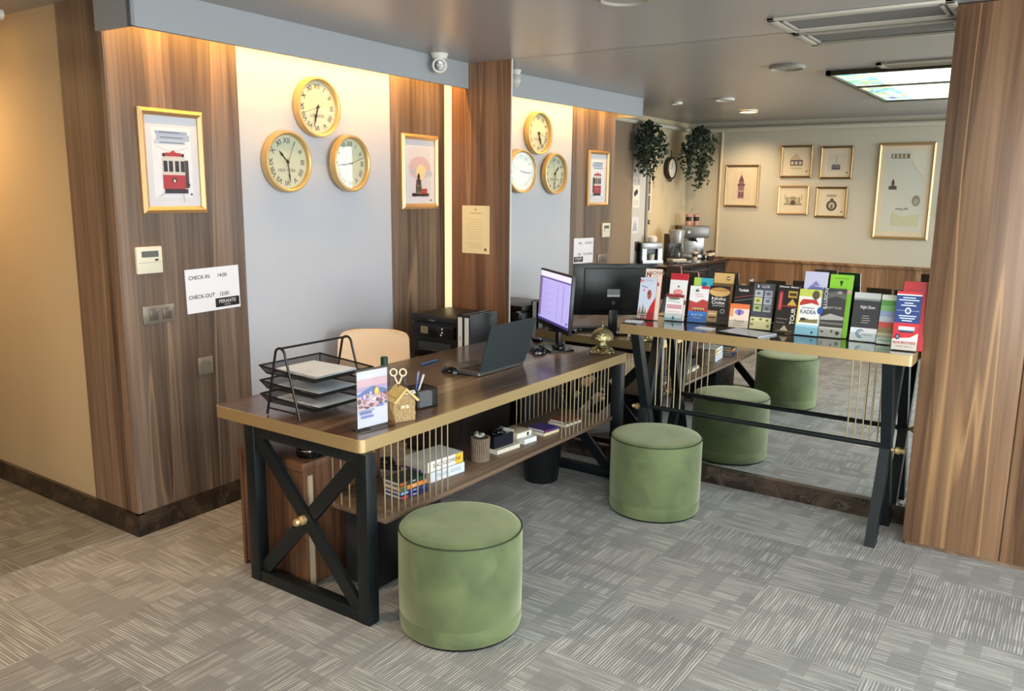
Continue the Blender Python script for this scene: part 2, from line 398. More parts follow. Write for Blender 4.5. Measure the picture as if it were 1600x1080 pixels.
class Sheet(MB):
    """flat printed sheet: x across, z up from its lower edge, faces -y; coordinates given as shares of w and h"""
    def __init__(s, w, h, col, th=.0012, mat=None, back=None):
        super().__init__(); s.w, s.h, s.th, s.k = w, h, th, 0
        s.box((-w/2, -th, 0), (w/2, 0, h), mat or ink(col))
    def P(s, x, y): return ((x-.5)*s.w, -s.th-.00012*s.k, y*s.h)
    def pl(s, pts, c):
        s.k += 1
        p = [s.P(*q) for q in pts]
        a = sum(p[i][0]*p[(i+1) % len(p)][2]-p[(i+1) % len(p)][0]*p[i][2] for i in range(len(p)))
        if a < 0: p = p[::-1]
        s.poly(p, c if not isinstance(c, tuple) else ink(c)); return s
    def rect(s, x0, y0, x1, y1, c): return s.pl([(x0, y0), (x1, y0), (x1, y1), (x0, y1)], c)
    def ell(s, cx, cy, rx, ry, c, n=20): return s.pl([(cx+rx*cos(2*pi*i/n), cy+ry*sin(2*pi*i/n)) for i in range(n)], c)
    def line(s, x0, y0, x1, y1, wd, c):
        a = Vector(((x1-x0)*s.w, (y1-y0)*s.h)); n = Vector((-a.y, a.x)).normalized()*wd/2; nx, ny = n.x/s.w, n.y/s.h
        return s.pl([(x0+nx, y0+ny), (x1+nx, y1+ny), (x1-nx, y1-ny), (x0-nx, y0-ny)], c)
    def text(s, t, cx, cy, size, c, wid=None, rot=0, bold=0, stretch=1):
        """size is the letter height in metres"""
        vs, fs = text_mesh(t, bold); s.k += 1
        if not fs: return s
        k = size/.7; mn = min(v.x for v in vs); mxx = max(v.x for v in vs)
        kx = k*stretch if wid is None else wid*s.w/(mxx-mn)
        ca, sa = cos(rot), sin(rot); o = s.P(cx, cy); B = []
        for v in vs:
            x, y = (v.x-(mn+mxx)/2)*kx, v.y*k
            B.append(s.bm.verts.new((o[0]+x*ca-y*sa, o[1], o[2]+x*sa+y*ca)))
        i = s.mi(c if not isinstance(c, tuple) else ink(c))
        for f in fs:
            try: q = s.bm.faces.new([B[j] for j in f]); q.material_index = i
            except ValueError: pass
        return s
    def lines(s, x0, x1, y0, y1, n, c, wd=None):
        """rows of print too small to read"""
        rr = random.Random(int(x0*100+y0*1000+n))
        for i in range(n):
            y = y1-(y1-y0)*i/max(1, n-1); t = wd or (y1-y0)/n*.22
            s.rect(x0+(x1-x0)*.5*rr.random()*.3, y-t/2, x1-(x1-x0)*.5*rr.random()*.5, y+t/2, c)
        return s

def Lp(t, off=0, z=0):     # point on the clock wall: t metres from the mirror corner, off metres out from it
    return (t*sin(AL)+off*cos(AL), -t*cos(AL)+off*sin(AL), z)
LR = R(90)+AL              # turn that makes a thing face out from the clock wall

# ------------------------------------------------------------------ setting
f = MB(); f.box((.006, -5.17, -.05), (7.45, .1, 0), CARPET); struct(f.build('floor'))
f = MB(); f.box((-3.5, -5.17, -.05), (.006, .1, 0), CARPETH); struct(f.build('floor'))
f = MB(); f.box((-3.5, -5.27, H), (7.5, .15, H+.08), CEIL); struct(f.build('ceiling'))
def Lbox(t0, t1, o0, o1, z0, z1, m, name, bev=0):
    b = MB(); b.box((t0, o0, z0), (t1, o1, z1), m, bev)
    ob = b.build(name, loc=(0, 0, 0))
    ob.matrix_world = Matrix(((sin(AL), cos(AL), 0, 0), (-cos(AL), sin(AL), 0, 0), (0, 0, 1, 0), (0, 0, 0, 1)))
    # left-handed map: bake it so that normals stay right
    me = ob.data; me.transform(ob.matrix_world); me.flip_normals(); ob.matrix_world = Matrix.Identity(4)
    return ob
struct(Lbox(-.1, 2.40, -.12, -.002, 0, H, WALLGREY, 'wall_left'))
struct(Lbox(1.693, 2.405, -.05, .004, .11, H, WOODWALL, 'trim_1'))
struct(Lbox(0, .502, -.05, .004, .11, H, WOODWALL, 'trim_2'))
b = MB(); b.box((-.285, -2.409, .11), (.094, -2.30, H), WOODWALL); struct(b.build('trim_3'))
b = MB(); b.box((-3.5, -2.404, 0), (-.02, -2.29, H), WALLCREAM); struct(b.build('wall_hall'))
b = MB(); b.box((-3.6, -3.6, 0), (-3.5, -2.3, H), WALLCREAM); struct(b.build('wall_hall_end'))
b = MB(); b.box((-3.5, -3.26, 0), (-.37, -3.16, H), WALLCREAM); struct(b.build('wall_hall_back'))
struct(Lbox(.0, 2.42, -.02, .020, 0, .108, MARBLE, 'baseboard_left'))
b = MB(); b.box((-3.5, -2.424, 0), (.11, -2.38, .108), MARBLE); struct(b.build('baseboard_hall'))
# mirror wall
b = MB(); b.box((-.1, .02, 0), (7.5, .14, H), WALLGREY); struct(b.build('wall_mirror_side'))
b = MB(); b.box((.118, -.002, .1), (.612, .02, H), WOODCOL); struct(b.build('trim_4'))
b = MB(); b.box((.058, -.006, .1), (.116, .02, 2.44), plain('cream_strip_light', (250, 232, 180), .5, emit=.55)); tag(b.build('strip_light'), 'tall narrow cream light strip in the corner beside the wood column', 'light strip')
b = MB(); b.box((-.01, -.001, .1), (.056, .02, H), WOODWALL); struct(b.build('trim_11'))
b = MB(); b.box((.606, -.004, .1), (.614, .02, H), plain('white_edge', (214, 214, 210), .4)); struct(b.build('trim_5'))
b = MB(); b.box((.0, -.022, 0), (3.20, .02, .098), MARBLE); struct(b.build('baseboard_mirror_side'))
b = MB(); b.box((.614, .0, .098), (3.30, .008, H-.001), MIRROR); tag(b.build('wall_mirror'), 'large frameless wall mirror from baseboard to ceiling behind the desk and counter', 'mirror')
# wall beyond the cabinet, right and back walls with windows
b = MB(); b.box((4.6, -.02, 0), (7.5, .02, H), WALLBACK); struct(b.build('wall_right_front'))
def wallwin(name, horizontal, fixed0, fixed1, a0, a1, wa0, wa1, wz0, wz1, m):
    w = MB()
    def bx(p0, p1, z0, z1):
        if horizontal: w.box((p0, fixed0, z0), (p1, fixed1, z1), m)
        else: w.box((fixed0, p0, z0), (fixed1, p1, z1), m)
    bx(a0, wa0, 0, H); bx(wa1, a1, 0, H); bx(wa0, wa1, 0, wz0); bx(wa0, wa1, wz1, H)
    struct(w.build(name))
wallwin('wall_back', True, -5.27, -5.17, -.45, 7.5, 4.0, 6.0, .25, 2.35, WALLBACK)
wallwin('wall_right', False, 7.45, 7.55, -5.27, .1, -4.4, -.8, .25, 2.35, WALLBACK)
def window(name, horizontal, c, a0, a1, z0, z1, n):
    w = MB(); F = WHITE
    def bx(p0, p1, q0, q1, d=.03):
        if horizontal: w.box((p0, c-d, q0), (p1, c+d, q1), F)
        else: w.box((c-d, p0, q0), (c+d, p1, q1), F)
    bx(a0, a1, z0, z0+.06); bx(a0, a1, z1-.06, z1)
    for i in range(n+1):
        x = a0+(a1-a0-.06)*i/n; bx(x, x+.06, z0, z1)
    o = struct(w.build(name)); g = MB()
    if horizontal: g.box((a0, c-.004, z0), (a1, c+.004, z1), WINGLASS)
    else: g.box((c-.004, a0, z0), (c+.004, a1, z1), WINGLASS)
    g.build('pane', o)
window('window_1', True, -5.22, 4.0, 6.0, .25, 2.35, 2)
window('window_2', False, 7.5, -4.4, -.8, .25, 2.35, 3)
# back wall wainscot and the wall behind the coffee bar
b = MB(); b.box((-.36, -5.172, 0), (4.2, -5.15, .905), WOODSKIRT); struct(b.build('trim_6'))
b = MB(); b.box((-.36, -5.172, .905), (4.2, -5.135, .935), WOODSKIRT, .004); struct(b.build('trim_7'))
b = MB(); b.box((-.47, -5.27, 0), (-.37, -3.16, H), WALLCREAM); struct(b.build('wall_bar'))
b = MB(); b.box((-.372, -3.68, 0), (-.345, -3.15, 2.44), plain('taupe_panel', (140, 122, 102), .5)); struct(b.build('trim_12'))
b = MB(); b.box((-.372, -4.02, 0), (-.345, -3.68, 2.40), plain('grey_white_panel', (196, 198, 196), .5)); b.box((-.372, -4.045, 0), (-.325, -4.0, 2.4), plain('grey_trim', (150, 150, 146), .5)); struct(b.build('trim_8'))
# fascia board hiding the LED strip
struct(Lbox(-.0, 2.44, .235, .262, 2.345, H, FASCIA, 'trim_9'))
struct(Lbox(2.42, 2.44, .0, .262, 2.345, H, FASCIA, 'trim_10'))
b = Lbox(.02, 2.40, .205, .225, 2.482, 2.494, LEDSTRIP, 'led_strip'); tag(b, 'warm glowing LED strip tucked behind the grey fascia over the clocks', 'light strip')
# right-hand cupboard
t = thing('cupboard', 'full height walnut cupboard at the right, beside the brochure counter', 'cupboard', (3.165, -.285, 0))
b = MB(); b.box((0, .02, .02), (1.5, .28, H-.006), WOODCAB); b.build('carcass', t)
b = MB(); b.box((0, 0, .022), (.408, .02, H-.006), WOODCAB, .0015); b.build('door', t)
b = MB(); b.box((.414, 0, .022), (.95, .02, H-.006), WOODCAB, .0015); b.build('door', t)
b = MB(); b.box((.956, 0, .022), (1.5, .02, H-.006), WOODCAB, .0015); b.build('door', t)
b = MB(); b.box((.012, .014, 0), (1.5, .27, .02), SHELFWOOD); b.build('plinth', t)

# ------------------------------------------------------------------ ceiling things
t = thing('ceiling_vent', 'beige framed air vent in the ceiling over the brochure counter, against the mirror', 'vent', (2.365, -.40, H))
VF = plain('vent_frame', (186, 180, 166), .45); VM = plain('vent_mesh', (118, 116, 110), .6, bump=.6, bscale=300)
b = MB()
for x0, y0, x1, y1 in ((0, 0, .80, .035), (0, .345, .80, .38), (0, 0, .035, .38), (.765, 0, .80, .38)): b.box((x0, y0, -.014), (x1, y1, -.001), VF, .002)
b.build('frame', t)
b = MB()
for x0, y0, x1, y1 in ((.05, .05, .75, .065), (.05, .315, .75, .33), (.05, .05, .065, .33), (.735, .05, .75, .33)): b.box((x0, y0, -.012), (x1, y1, -.001), VF)
b.build('inner_frame', t)
b = MB(); b.box((.035, .035, -.006), (.765, .345, -.001), VM); b.build('grille', t)
t = thing('ceiling_vent', 'narrow ceiling vent beside the lit leaded glass panel, seen in the mirror', 'vent', (2.52, -1.50, H))
b = MB()
for x0, y0, x1, y1 in ((0, 0, .8, .03), (0, .18, .8, .21), (0, 0, .03, .21), (.77, 0, .8, .21)): b.box((x0, y0, -.014), (x1, y1, -.001), VF)
b.build('frame', t)
b = MB(); b.box((.03, .03, -.006), (.77, .18, -.001), VM)
for i in range(5): b.box((.03, .045+i*.027, -.012), (.77, .052+i*.027, -.004), VF)
b.build('grille', t)
t = thing('ceiling_light_panel', 'glowing leaded glass panel with coloured floral border set in the ceiling', 'ceiling light', (0, 0, 0))
b = MB(); b.box((2.19, -3.42, H-.016), (5.0, -1.53, H-.006), STAINED); b.build('glass', t)  # unseen right part lengthened to throw more light from overhead
LD = plain('dark_bronze', (70, 62, 50), .4, .5)
b = MB()
for x0, y0, x1, y1 in ((2.16, -3.45, 5.03, -3.42), (2.16, -1.53, 5.03, -1.50), (2.16, -3.45, 2.19, -1.5), (5.0, -3.45, 5.03, -1.5), (2.19, -2.315, 5.0, -2.30), (3.58, -3.42, 3.60, -1.53)): b.box((x0, y0, H-.03), (x1, y1, H-.001), LD)
b.build('frame', t)
def disc(label, name, x, y, r, m, cat, ring=None):
    t = thing(name, label, cat, (x, y, H))
    b = MB(); b.lathe([(r, -.001), (r, -.012), (r*.9, -.020), (r*.84, -.012), (r*.84, -.001)], ring or WHITE); b.build('ring', t)
    b = MB(); b.lathe([(0, -.010), (r*.84, -.010), (r*.84, -.002), (0, -.002)], m); b.build('diffuser' if cat != 'smoke detector' else 'cover', t)
disc('unlit round white speaker disc in the ceiling left of the leaded glass panel', 'ceiling_speaker', 2.0, -1.16, .115, plain('off_white_disc', (170, 166, 156), .5), 'speaker', plain('disc_ring', (168, 160, 148), .5))
disc('lit round downlight glowing warm over the coffee bar side', 'downlight', .80, -3.90, .095, plain('warm_lamp_face', (255, 214, 140), .5, emit=9), 'ceiling light')
disc('unlit small round downlight between the fascia and the lit downlight', 'downlight', .98, -2.76, .085, plain('off_lamp_face', (150, 146, 138), .5), 'ceiling light')
disc('small round smoke detector on the ceiling near the hanging plants', 'smoke_detector', .49, -2.85, .05, WHITE, 'smoke detector')
disc('round downlight in the hall ceiling over the warm lit wall', 'downlight', -.75, -2.66, .07, plain('warm_lamp_face', (255, 214, 140), .5, emit=9), 'ceiling light')
b = MB()
b.tube([(-.33, -2.62, 2.425), (-.33, -5.08, 2.425)], .024, WALLBACK, 12); tag(b.build('pipe'), 'white painted pipe running above the hanging plants', 'pipe')
b = MB(); b.tube([(-.30, -5.12, 2.42), (4.2, -5.12, 2.42)], .028, WALLBACK, 12); tag(b.build('pipe'), 'white painted pipe along the top of the picture wall', 'pipe')
b = MB(); b.tube([(.07, -5.15, .93), (.07, -5.15, 2.39)], .016, WALLCREAM, 10); tag(b.build('pipe'), 'thin upright pipe painted beige left of the tower picture', 'pipe')
# security camera
t = thing('security_camera', 'small white dome security camera under the ceiling by the fascia', 'camera', (.345, -.40, H))
b = MB(); b.lathe([(0, 0), (.056, 0), (.050, -.012), (.044, -.030), (.030, -.034), (0, -.034)], WHITE, seg=24); b.build('mount', t)
q = MB(); q.lathe([(0, .034), (.026, .032), (.038, .015), (.040, -.01), (.034, -.03), (0, -.03)], WHITE, seg=24); hd = q.build('housing', t, (0, 0, -.062), (R(-50), 0, R(35)))
hd.scale = (1.25, 1.25, 1.25); hd.location.z = -.068
hd.rotation_euler = Vector((3.74-.345, -4.1, -.8)).to_track_quat('-Z', 'Y').to_euler()
q = MB(); q.lathe([(0, -.034), (.024, -.033), (.028, -.028)], BLACKG, seg=20)
q.build('lens', hd)
q = MB(); q.lathe([(.010, -.037), (.017, -.036), (.017, -.033)], CHROME, seg=16); q.build('lens_ring', hd)

# ------------------------------------------------------------------ clocks
ROM = ['XII', 'I', 'II', 'III', 'IIII', 'V', 'VI', 'VII', 'VIII', 'IX', 'X', 'XI']
CFACE = plain('clock_face', (214, 212, 186), .6, var=.03, bscale=60)
def clock(t_, z, r, hr, mn, sec, word, label, tilt=0):
    t = thing('wall_clock', label, 'clock', Lp(t_, .012 if tilt else 0, z), LR+R(tilt), 'world time clocks', None)
    b = MB(); b.lathe([(0, -.004), (r*.97, -.004), (r, -.010), (r, -.040), (r*.985, -.050), (r*.93, -.052), (r*.885, -.046), (r*.87, -.030), (r*.87, -.022), (0, -.022)], CLOCKGOLD, seg=56, axis='y'); b.build('case', t)
    s = Sheet(2*r, 2*r, (0, 0, 0), th=.0001, mat=CFACE); s.bm.clear()
    s.lathe([(0, 0), (r*.88, 0), (r*.88, .004)], CFACE, c=(0, 0, r), seg=48, axis='y')
    dk = (44, 42, 38)
    for i in range(12):
        a = -2*pi*i/12; k = .72
        s.text(ROM[i], .5+.5*k*sin(-a)*.94, .5+.5*k*cos(a)*.94, r*.17, dk, rot=a, bold=.012)
    for i in range(60):
        a = 2*pi*i/60; s.k = 0; s.line(.5+.42*sin(a), .5+.42*cos(a), .5+.432*sin(a), .5+.432*cos(a), r*.012, dk)
    if word: s.text(word, .5, .36, r*.10, (70, 66, 56), bold=.01)
    s.build('dial', t, (0, -.0235, -r))
    def hand(name, ang, ln, wd, y, tail=.15):
        h = MB(); h.prism([(-wd*.4, -ln*tail), (wd*.4, -ln*tail), (wd*.5, ln*.55), (wd*1.1, ln*.62), (0, ln), (-wd*1.1, ln*.62), (-wd*.5, ln*.55)], -.001, .001, plain('clock_hand', (16, 15, 14), .5), 'y')
        h.build(name, t, (0, y, 0), (0, ang, 0))
    hand('hour_hand', 2*pi*hr/12, r*.50, r*.045, -.030); hand('minute_hand', 2*pi*mn/60, r*.70, r*.032, -.034)
    h = MB(); h.box((-.0012, -.0005, -r*.15), (.0012, .0005, r*.74), plain('clock_hand', (16, 15, 14), .5)); h.build('second_hand', t, (0, -.037, 0), (0, 2*pi*sec/60, 0))
    h = MB(); h.lathe([(0, -.040), (r*.04, -.039), (r*.04, -.026)], plain('clock_hand', (16, 15, 14), .5), axis='y', seg=16); h.build('hub', t)
    g = MB(); g.lathe([(0, -.0435), (r*.885, -.0435), (r*.885, -.0425), (0, -.0425)], GLASS, seg=48, axis='y'); g.build('glass', t)
    return t
clock(1.157, 2.135, .166, 6.55, 33, 42, 'LONDON', 'round gold wall clock at the top of the three on the grey wall')
clock(1.396, 1.825, .166, 10.5, 29, 4, 'NEW YORK', 'round gold wall clock lower left of the three, nearest the tram picture')
clock(.916, 1.832, .166, 8.7, 44, 12, None, 'round gold wall clock lower right of the three, its glass catching window glare', 4.0)

# ------------------------------------------------------------------ pictures
def picture(label, w, h, loc, rotz, art, fw=.03, fm=None, mat_c=(212, 214, 220), group=None, d=.028):
    t = thing('framed_picture', label, 'picture', loc, rotz, group); fm = fm or GOLD
    b = MB(); W_, H_ = w/2, h/2
    for (a, c, e, g) in (((-W_, -H_), (W_, -H_), (W_-fw, -H_+fw), (-W_+fw, -H_+fw)), ((W_, -H_), (W_, H_), (W_-fw, H_-fw), (W_-fw, -H_+fw)), ((W_, H_), (-W_, H_), (-W_+fw, H_-fw), (W_-fw, H_-fw)), ((-W_, H_), (-W_, -H_), (-W_+fw, -H_+fw), (-W_+fw, H_-fw))):
        A = [b.bm.verts.new(v) for v in ((a[0], 0, a[1]), (c[0], 0, c[1]), (e[0], 0, e[1]), (g[0], 0, g[1]))]
        m_ = lambda p, q, k: (p[0]*(1-k)+q[0]*k, p[1]*(1-k)+q[1]*k)
        a1, c1 = m_(a, g, .0), m_(c, e, .0); a2, c2 = m_(a, g, .5), m_(c, e, .5)
        Bv = [b.bm.verts.new(v) for v in ((a1[0], -d*.55, a1[1]), (c1[0], -d*.55, c1[1]), (c2[0], -d, c2[1]), (a2[0], -d, a2[1]), (e[0], -d*.6, e[1]), (g[0], -d*.6, g[1]))]
        fs = [b.bm.faces.new(x) for x in ((A[0], A[1], Bv[1], Bv[0]), (Bv[0], Bv[1], Bv[2], Bv[3]), (Bv[3], Bv[2], Bv[4], Bv[5]), (Bv[5], Bv[4], A[2], A[3]), (A[3], A[2], A[1], A[0]), (A[0], Bv[0], Bv[3], Bv[5], A[3]), (A[1], A[2], Bv[4], Bv[2], Bv[1]))]
        bmesh.ops.recalc_face_normals(b.bm, faces=fs); b._set(fs, fm)
    b.build('frame', t)
    s = Sheet(w-2*fw+.004, h-2*fw+.004, mat_c, th=.004); art(s); s.build('print', t, (0, -.003, -H_+fw-.002))
    return t
DK = (40, 38, 44)
def art_tram(s):
    s.rect(.13, .10, .87, .88, (206, 208, 214)); s.rect(.135, .105, .865, .875, (224, 226, 231))
    s.rect(.2, .80, .8, .835, (150, 168, 196)); s.rect(.22, .73, .84, .80, (166, 180, 204)); s.rect(.18, .69, .76, .735, (186, 196, 214))
    s.lines(.26, .74, .71, .82, 3, (110, 124, 150), .012)
    s.line(.2, .67, .5, .60, .0015, (150, 150, 160)); s.line(.8, .67, .5, .60, .0015, (150, 150, 160))
    s.pl([(.30, .53), (.74, .53), (.70, .575), (.34, .575)], (200, 196, 190)); s.rect(.36, .56, .66, .60, (170, 56, 62))
    s.ell(.335, .575, .03, .02, DK); s.ell(.69, .575, .03, .02, DK); s.pl([(.45, .60), (.57, .60), (.51, .63)], (190, 60, 66))
    s.rect(.30, .22, .72, .54, (206, 202, 196)); s.rect(.30, .20, .72, .36, (168, 52, 60)); s.rect(.72, .21, .79, .52, (70, 52, 56))
    for x in (.32, .42, .535, .64): s.rect(x, .39, x+.075, .51, (44, 42, 50))
    s.rect(.30, .355, .72, .372, (214, 200, 186)); s.ell(.51, .295, .045, .03, DK); s.ell(.51, .29, .02, .018, (222, 214, 196))
    s.rect(.32, .15, .76, .20, (48, 36, 44)); s.line(.2, .11, .36, .17, .0015, DK); s.line(.66, .15, .68, .05, .0015, DK)
    s.rect(.745, .235, .80, .26, DK); s.ell(.82, .14, .02, .012, DK)
def art_tower(s):
    s.rect(.14, .10, .86, .88, (208, 206, 212)); s.ell(.5, .56, .36, .18, (206, 178, 180)); s.ell(.54, .50, .16, .12, (228, 208, 160)); s.rect(.2, .47, .34, .54, (184, 184, 194)); s.ell(.8, .48, .12, .05, (184, 188, 200))
    s.rect(.24, .12, .80, .17, (60, 40, 42)); s.rect(.36, .16, .56, .30, (120, 104, 92)); s.rect(.56, .16, .74, .24, (170, 66, 62))
    s.rect(.38, .30, .54, .38, (80, 64, 60)); s.rect(.42, .38, .50, .44, (64, 52, 50)); s.pl([(.42, .44), (.50, .44), (.46, .49)], DK)
    for x in (.39, .45, .50): s.rect(x, .2, x+.025, .27, DK)
    s.ell(.34, .14, .05, .025, DK); s.ell(.62, .14, .05, .025, DK); s.ell(.86, .06, .03, .012, DK)
ap = lambda t_, z: Lp(t_, .005, z)
picture('gold framed drawing of an old red tram on the wood panel above the thermostat', .352, .486, ap(2.104, 1.80), LR, art_tram, .032)
picture('narrow gold framed drawing of a tower on the wood panel right of the clocks', .385, .486, ap(.222, 1.80), LR, art_tower, .034)
WARM = (226, 214, 188)
def art_minaret(s):
    s.rect(.2, .13, .8, .86, (222, 206, 182)); s.rect(.42, .18, .62, .5, (150, 112, 120)); s.rect(.40, .5, .64, .56, (120, 88, 100)); s.rect(.44, .56, .60, .62, (150, 110, 112))
    s.pl([(.43, .62), (.61, .62), (.52, .80)], (108, 84, 96)); s.line(.52, .78, .52, .88, .002, DK); s.rect(.40, .36, .64, .38, (208, 190, 170))
    for x in (.45, .54): s.rect(x, .22, x+.03, .32, (90, 66, 80))
def art_cable(s):
    s.pl([(.3, .5), (.5, .8), (.75, .6), (.7, .5)], (206, 184, 150)); s.rect(.28, .36, .72, .56, (96, 88, 86))
    for x in (.32, .46, .60): s.rect(x, .40, x+.09, .51, (216, 206, 186))
    s.rect(.3, .24, .7, .30, (200, 186, 160)); s.rect(.1, .14, .15, .18, DK)
def art_boat(s):
    s.rect(.22, .2, .8, .82, (216, 206, 190)); s.rect(.36, .26, .66, .40, (84, 84, 96)); s.ell(.44, .38, .08, .07, (120, 116, 124)); s.ell(.58, .38, .08, .07, (110, 106, 116)); s.rect(.495, .45, .515, .74, (130, 128, 134)); s.rect(.1, .14, .15, .18, DK)
def art_gate(s):
    s.rect(.18, .3, .82, .38, (150, 136, 120)); s.rect(.24, .30, .34, .62, (170, 156, 134)); s.rect(.66, .30, .76, .62, (170, 156, 134)); s.rect(.36, .38, .64, .56, (186, 170, 146)); s.ell(.5, .40, .09, .10, (90, 78, 70)); s.ell(.5, .58, .13, .06, (160, 146, 126))
    for x in (.2, .8): s.rect(x-.01, .5, x+.01, .72, (140, 128, 112))
def art_round(s):
    s.ell(.48, .38, .19, .20, (86, 84, 80)); s.ell(.48, .38, .11, .12, (200, 190, 168)); s.rect(.42, .56, .54, .64, (96, 90, 84)); s.ell(.5, .74, .2, .05, (176, 160, 140)); s.rect(.44, .28, .52, .42, (110, 100, 90)); s.rect(.1, .14, .15, .18, DK)
def flip(art):
    def f_(s):
        P0 = s.P; s.P = lambda x, y: P0(1-x, y); s.mirrored = True; art(s); s.P = P0
    return f_
def art_map(s):
    s.rect(.10, .06, .90, .94, (214, 214, 202)); s.rect(.2, .86, .56, .91, (110, 100, 80))
    for x in (.22, .3, .38, .46): s.rect(x, .865, x+.05, .905, (200, 192, 168))
    s.pl([(.62, .94), (.90, .94), (.90, .68), (.80, .66), (.70, .76), (.60, .84)], (226, 220, 202)); s.line(.60, .84, .72, .74, .003, (150, 142, 122)); s.line(.72, .74, .84, .66, .003, (150, 142, 122))
    s.rect(.20, .52, .36, .56, (96, 88, 80)); s.rect(.25, .56, .31, .60, (110, 100, 90)); s.pl([(.25, .60), (.31, .60), (.28, .64)], DK)
    s.ell(.76, .40, .08, .06, (150, 140, 124)); s.rect(.72, .36, .80, .42, (180, 168, 148)); s.text('the port', .5, .31, .026, (90, 84, 72)); s.pl([(.3, .12), (.84, .12), (.84, .26), (.5, .22), (.32, .28)], (206, 206, 172))
def bw(x0, x1, z0, z1, label, art, fm, grp=None, fw=.022):
    return picture(label, abs(x1-x0), z1-z0, ((x0+x1)/2, -5.168, (z0+z1)/2), R(180), art, fw, fm, WARM, grp)
bw(.131, .54, 1.529, 2.016, 'bronze framed upright drawing of a minaret, nearest the coffee bar', art_minaret, DKGOLD)
bw(.774, 1.128, 1.867, 2.224, 'small square picture of a cable car, upper one next to the minaret drawing', art_cable, DKGOLD, 'four small square pictures on the back wall')
bw(1.213, 1.559, 1.853, 2.208, 'small square picture of a sailing boat, upper one next to the large map', art_boat, DKGOLD, 'four small square pictures on the back wall')
bw(.769, 1.117, 1.455, 1.78, 'small square gateway picture in bright gold frame, lower one next to the minaret drawing', art_gate, GOLD, 'four small square pictures on the back wall')
bw(1.192, 1.534, 1.431, 1.769, 'small square picture of a round emblem, lower one next to the large map', art_round, DKGOLD, 'four small square pictures on the back wall')
bw(1.814, 2.368, 1.22, 2.229, 'large tall framed map on the back wall', flip(art_map), GOLD, None, .03)
b = MB(); b.box((-.045, -.02, -.12), (.045, 0, .12), WHITE, .004); tag(b.build('wall_switch', None, (2.50, -5.17, 1.56), (0, 0, R(180))), 'white wall unit beside the large framed map', 'wall switch')

# ------------------------------------------------------------------ small things on the clock wall
t = thing('thermostat', 'cream wall thermostat with grey screen above the double light switch', 'thermostat', Lp(2.268, .004, 1.34), LR)
b = MB(); b.box((-.068, -.02, -.064), (.068, 0, .064), CREAMP, .006); b.build('body', t)
b = MB(); b.box((-.042, -.0215, .014), (.046, -.019, .043), plain('lcd_grey', (96, 104, 98), .3)); b.build('screen', t)
b = MB(); b.box((.026, -.022, -.004), (.044, -.019, .004), BLACKP); b.build('button', t)
b = MB(); b.box((-.06, -.0206, -.012), (.06, -.0195, -.0105), GREYP); b.build('cover_line', t)
t = thing('light_switch', 'taupe double light switch plate on the wood panel', 'light switch', Lp(2.232, .004, 1.078), LR)
b = MB(); b.box((-.085, -.010, -.044), (.085, 0, .044), GREYP, .003); b.build('plate', t)
for x in (-.052, .018):
    b = MB(); b.box((x, -.016, -.028), (x+.045, -.008, .028), plain('switch_rocker', (112, 104, 96), .3, .4), .002); b.build('rocker', t)
t = thing('power_socket', 'taupe square power socket low on the wood panel', 'socket', Lp(1.985, .004, .78), LR)
b = MB(); b.box((-.044, -.010, -.046), (.044, 0, .046), GREYP, .003); b.build('plate', t)
b = MB(); b.lathe([(.026, -.011), (.024, -.006), (0, -.005)], BLACKP, axis='y', seg=24); b.lathe([(.030, -.010), (.030, -.013), (.025, -.013), (.025, -.010)], GREYP, axis='y', seg=24); b.build('outlet', t)
s = Sheet(.327, .222, (234, 234, 240))
s.text('CHECK-IN', .25, .80, .019, (24, 24, 28), bold=.015); s.text('14:00', .68, .80, .019, (24, 24, 28), bold=.015)
s.text('CHECK-OUT', .28, .36, .019, (24, 24, 28), bold=.015); s.text('12:00', .70, .36, .019, (24, 24, 28), bold=.015)
s.rect(.52, .06, .98, .27, (22, 22, 24)); s.text('PERANTE', .75, .185, .018, (220, 220, 220), bold=.01); s.text('HOTEL', .75, .105, .009, (200, 200, 200))
tag(s.build('wall_notice', None, Lp(1.906, .006, 1.058), (0, R(-1), LR)), 'white check-in and check-out notice taped to the wood panel', 'notice')
s = Sheet(.233, .322, (0, 0, 0), mat=CREAMPAPER)
s.ell(.5, .92, .04, .025, (190, 170, 110)); s.text('TOURISM LICENCE', .5, .84, .008, (110, 96, 60)); s.lines(.15, .85, .30, .72, 9, (206, 190, 140), .006); s.lines(.15, .85, .12, .22, 4, (206, 190, 140), .006)
s.rect(.82, .06, .90, .12, (120, 108, 76))
tag(s.build('framed_licence', None, (.327, -.003, 1.260)), 'yellowed licence sheet on the wood column left of the mirror', 'notice')

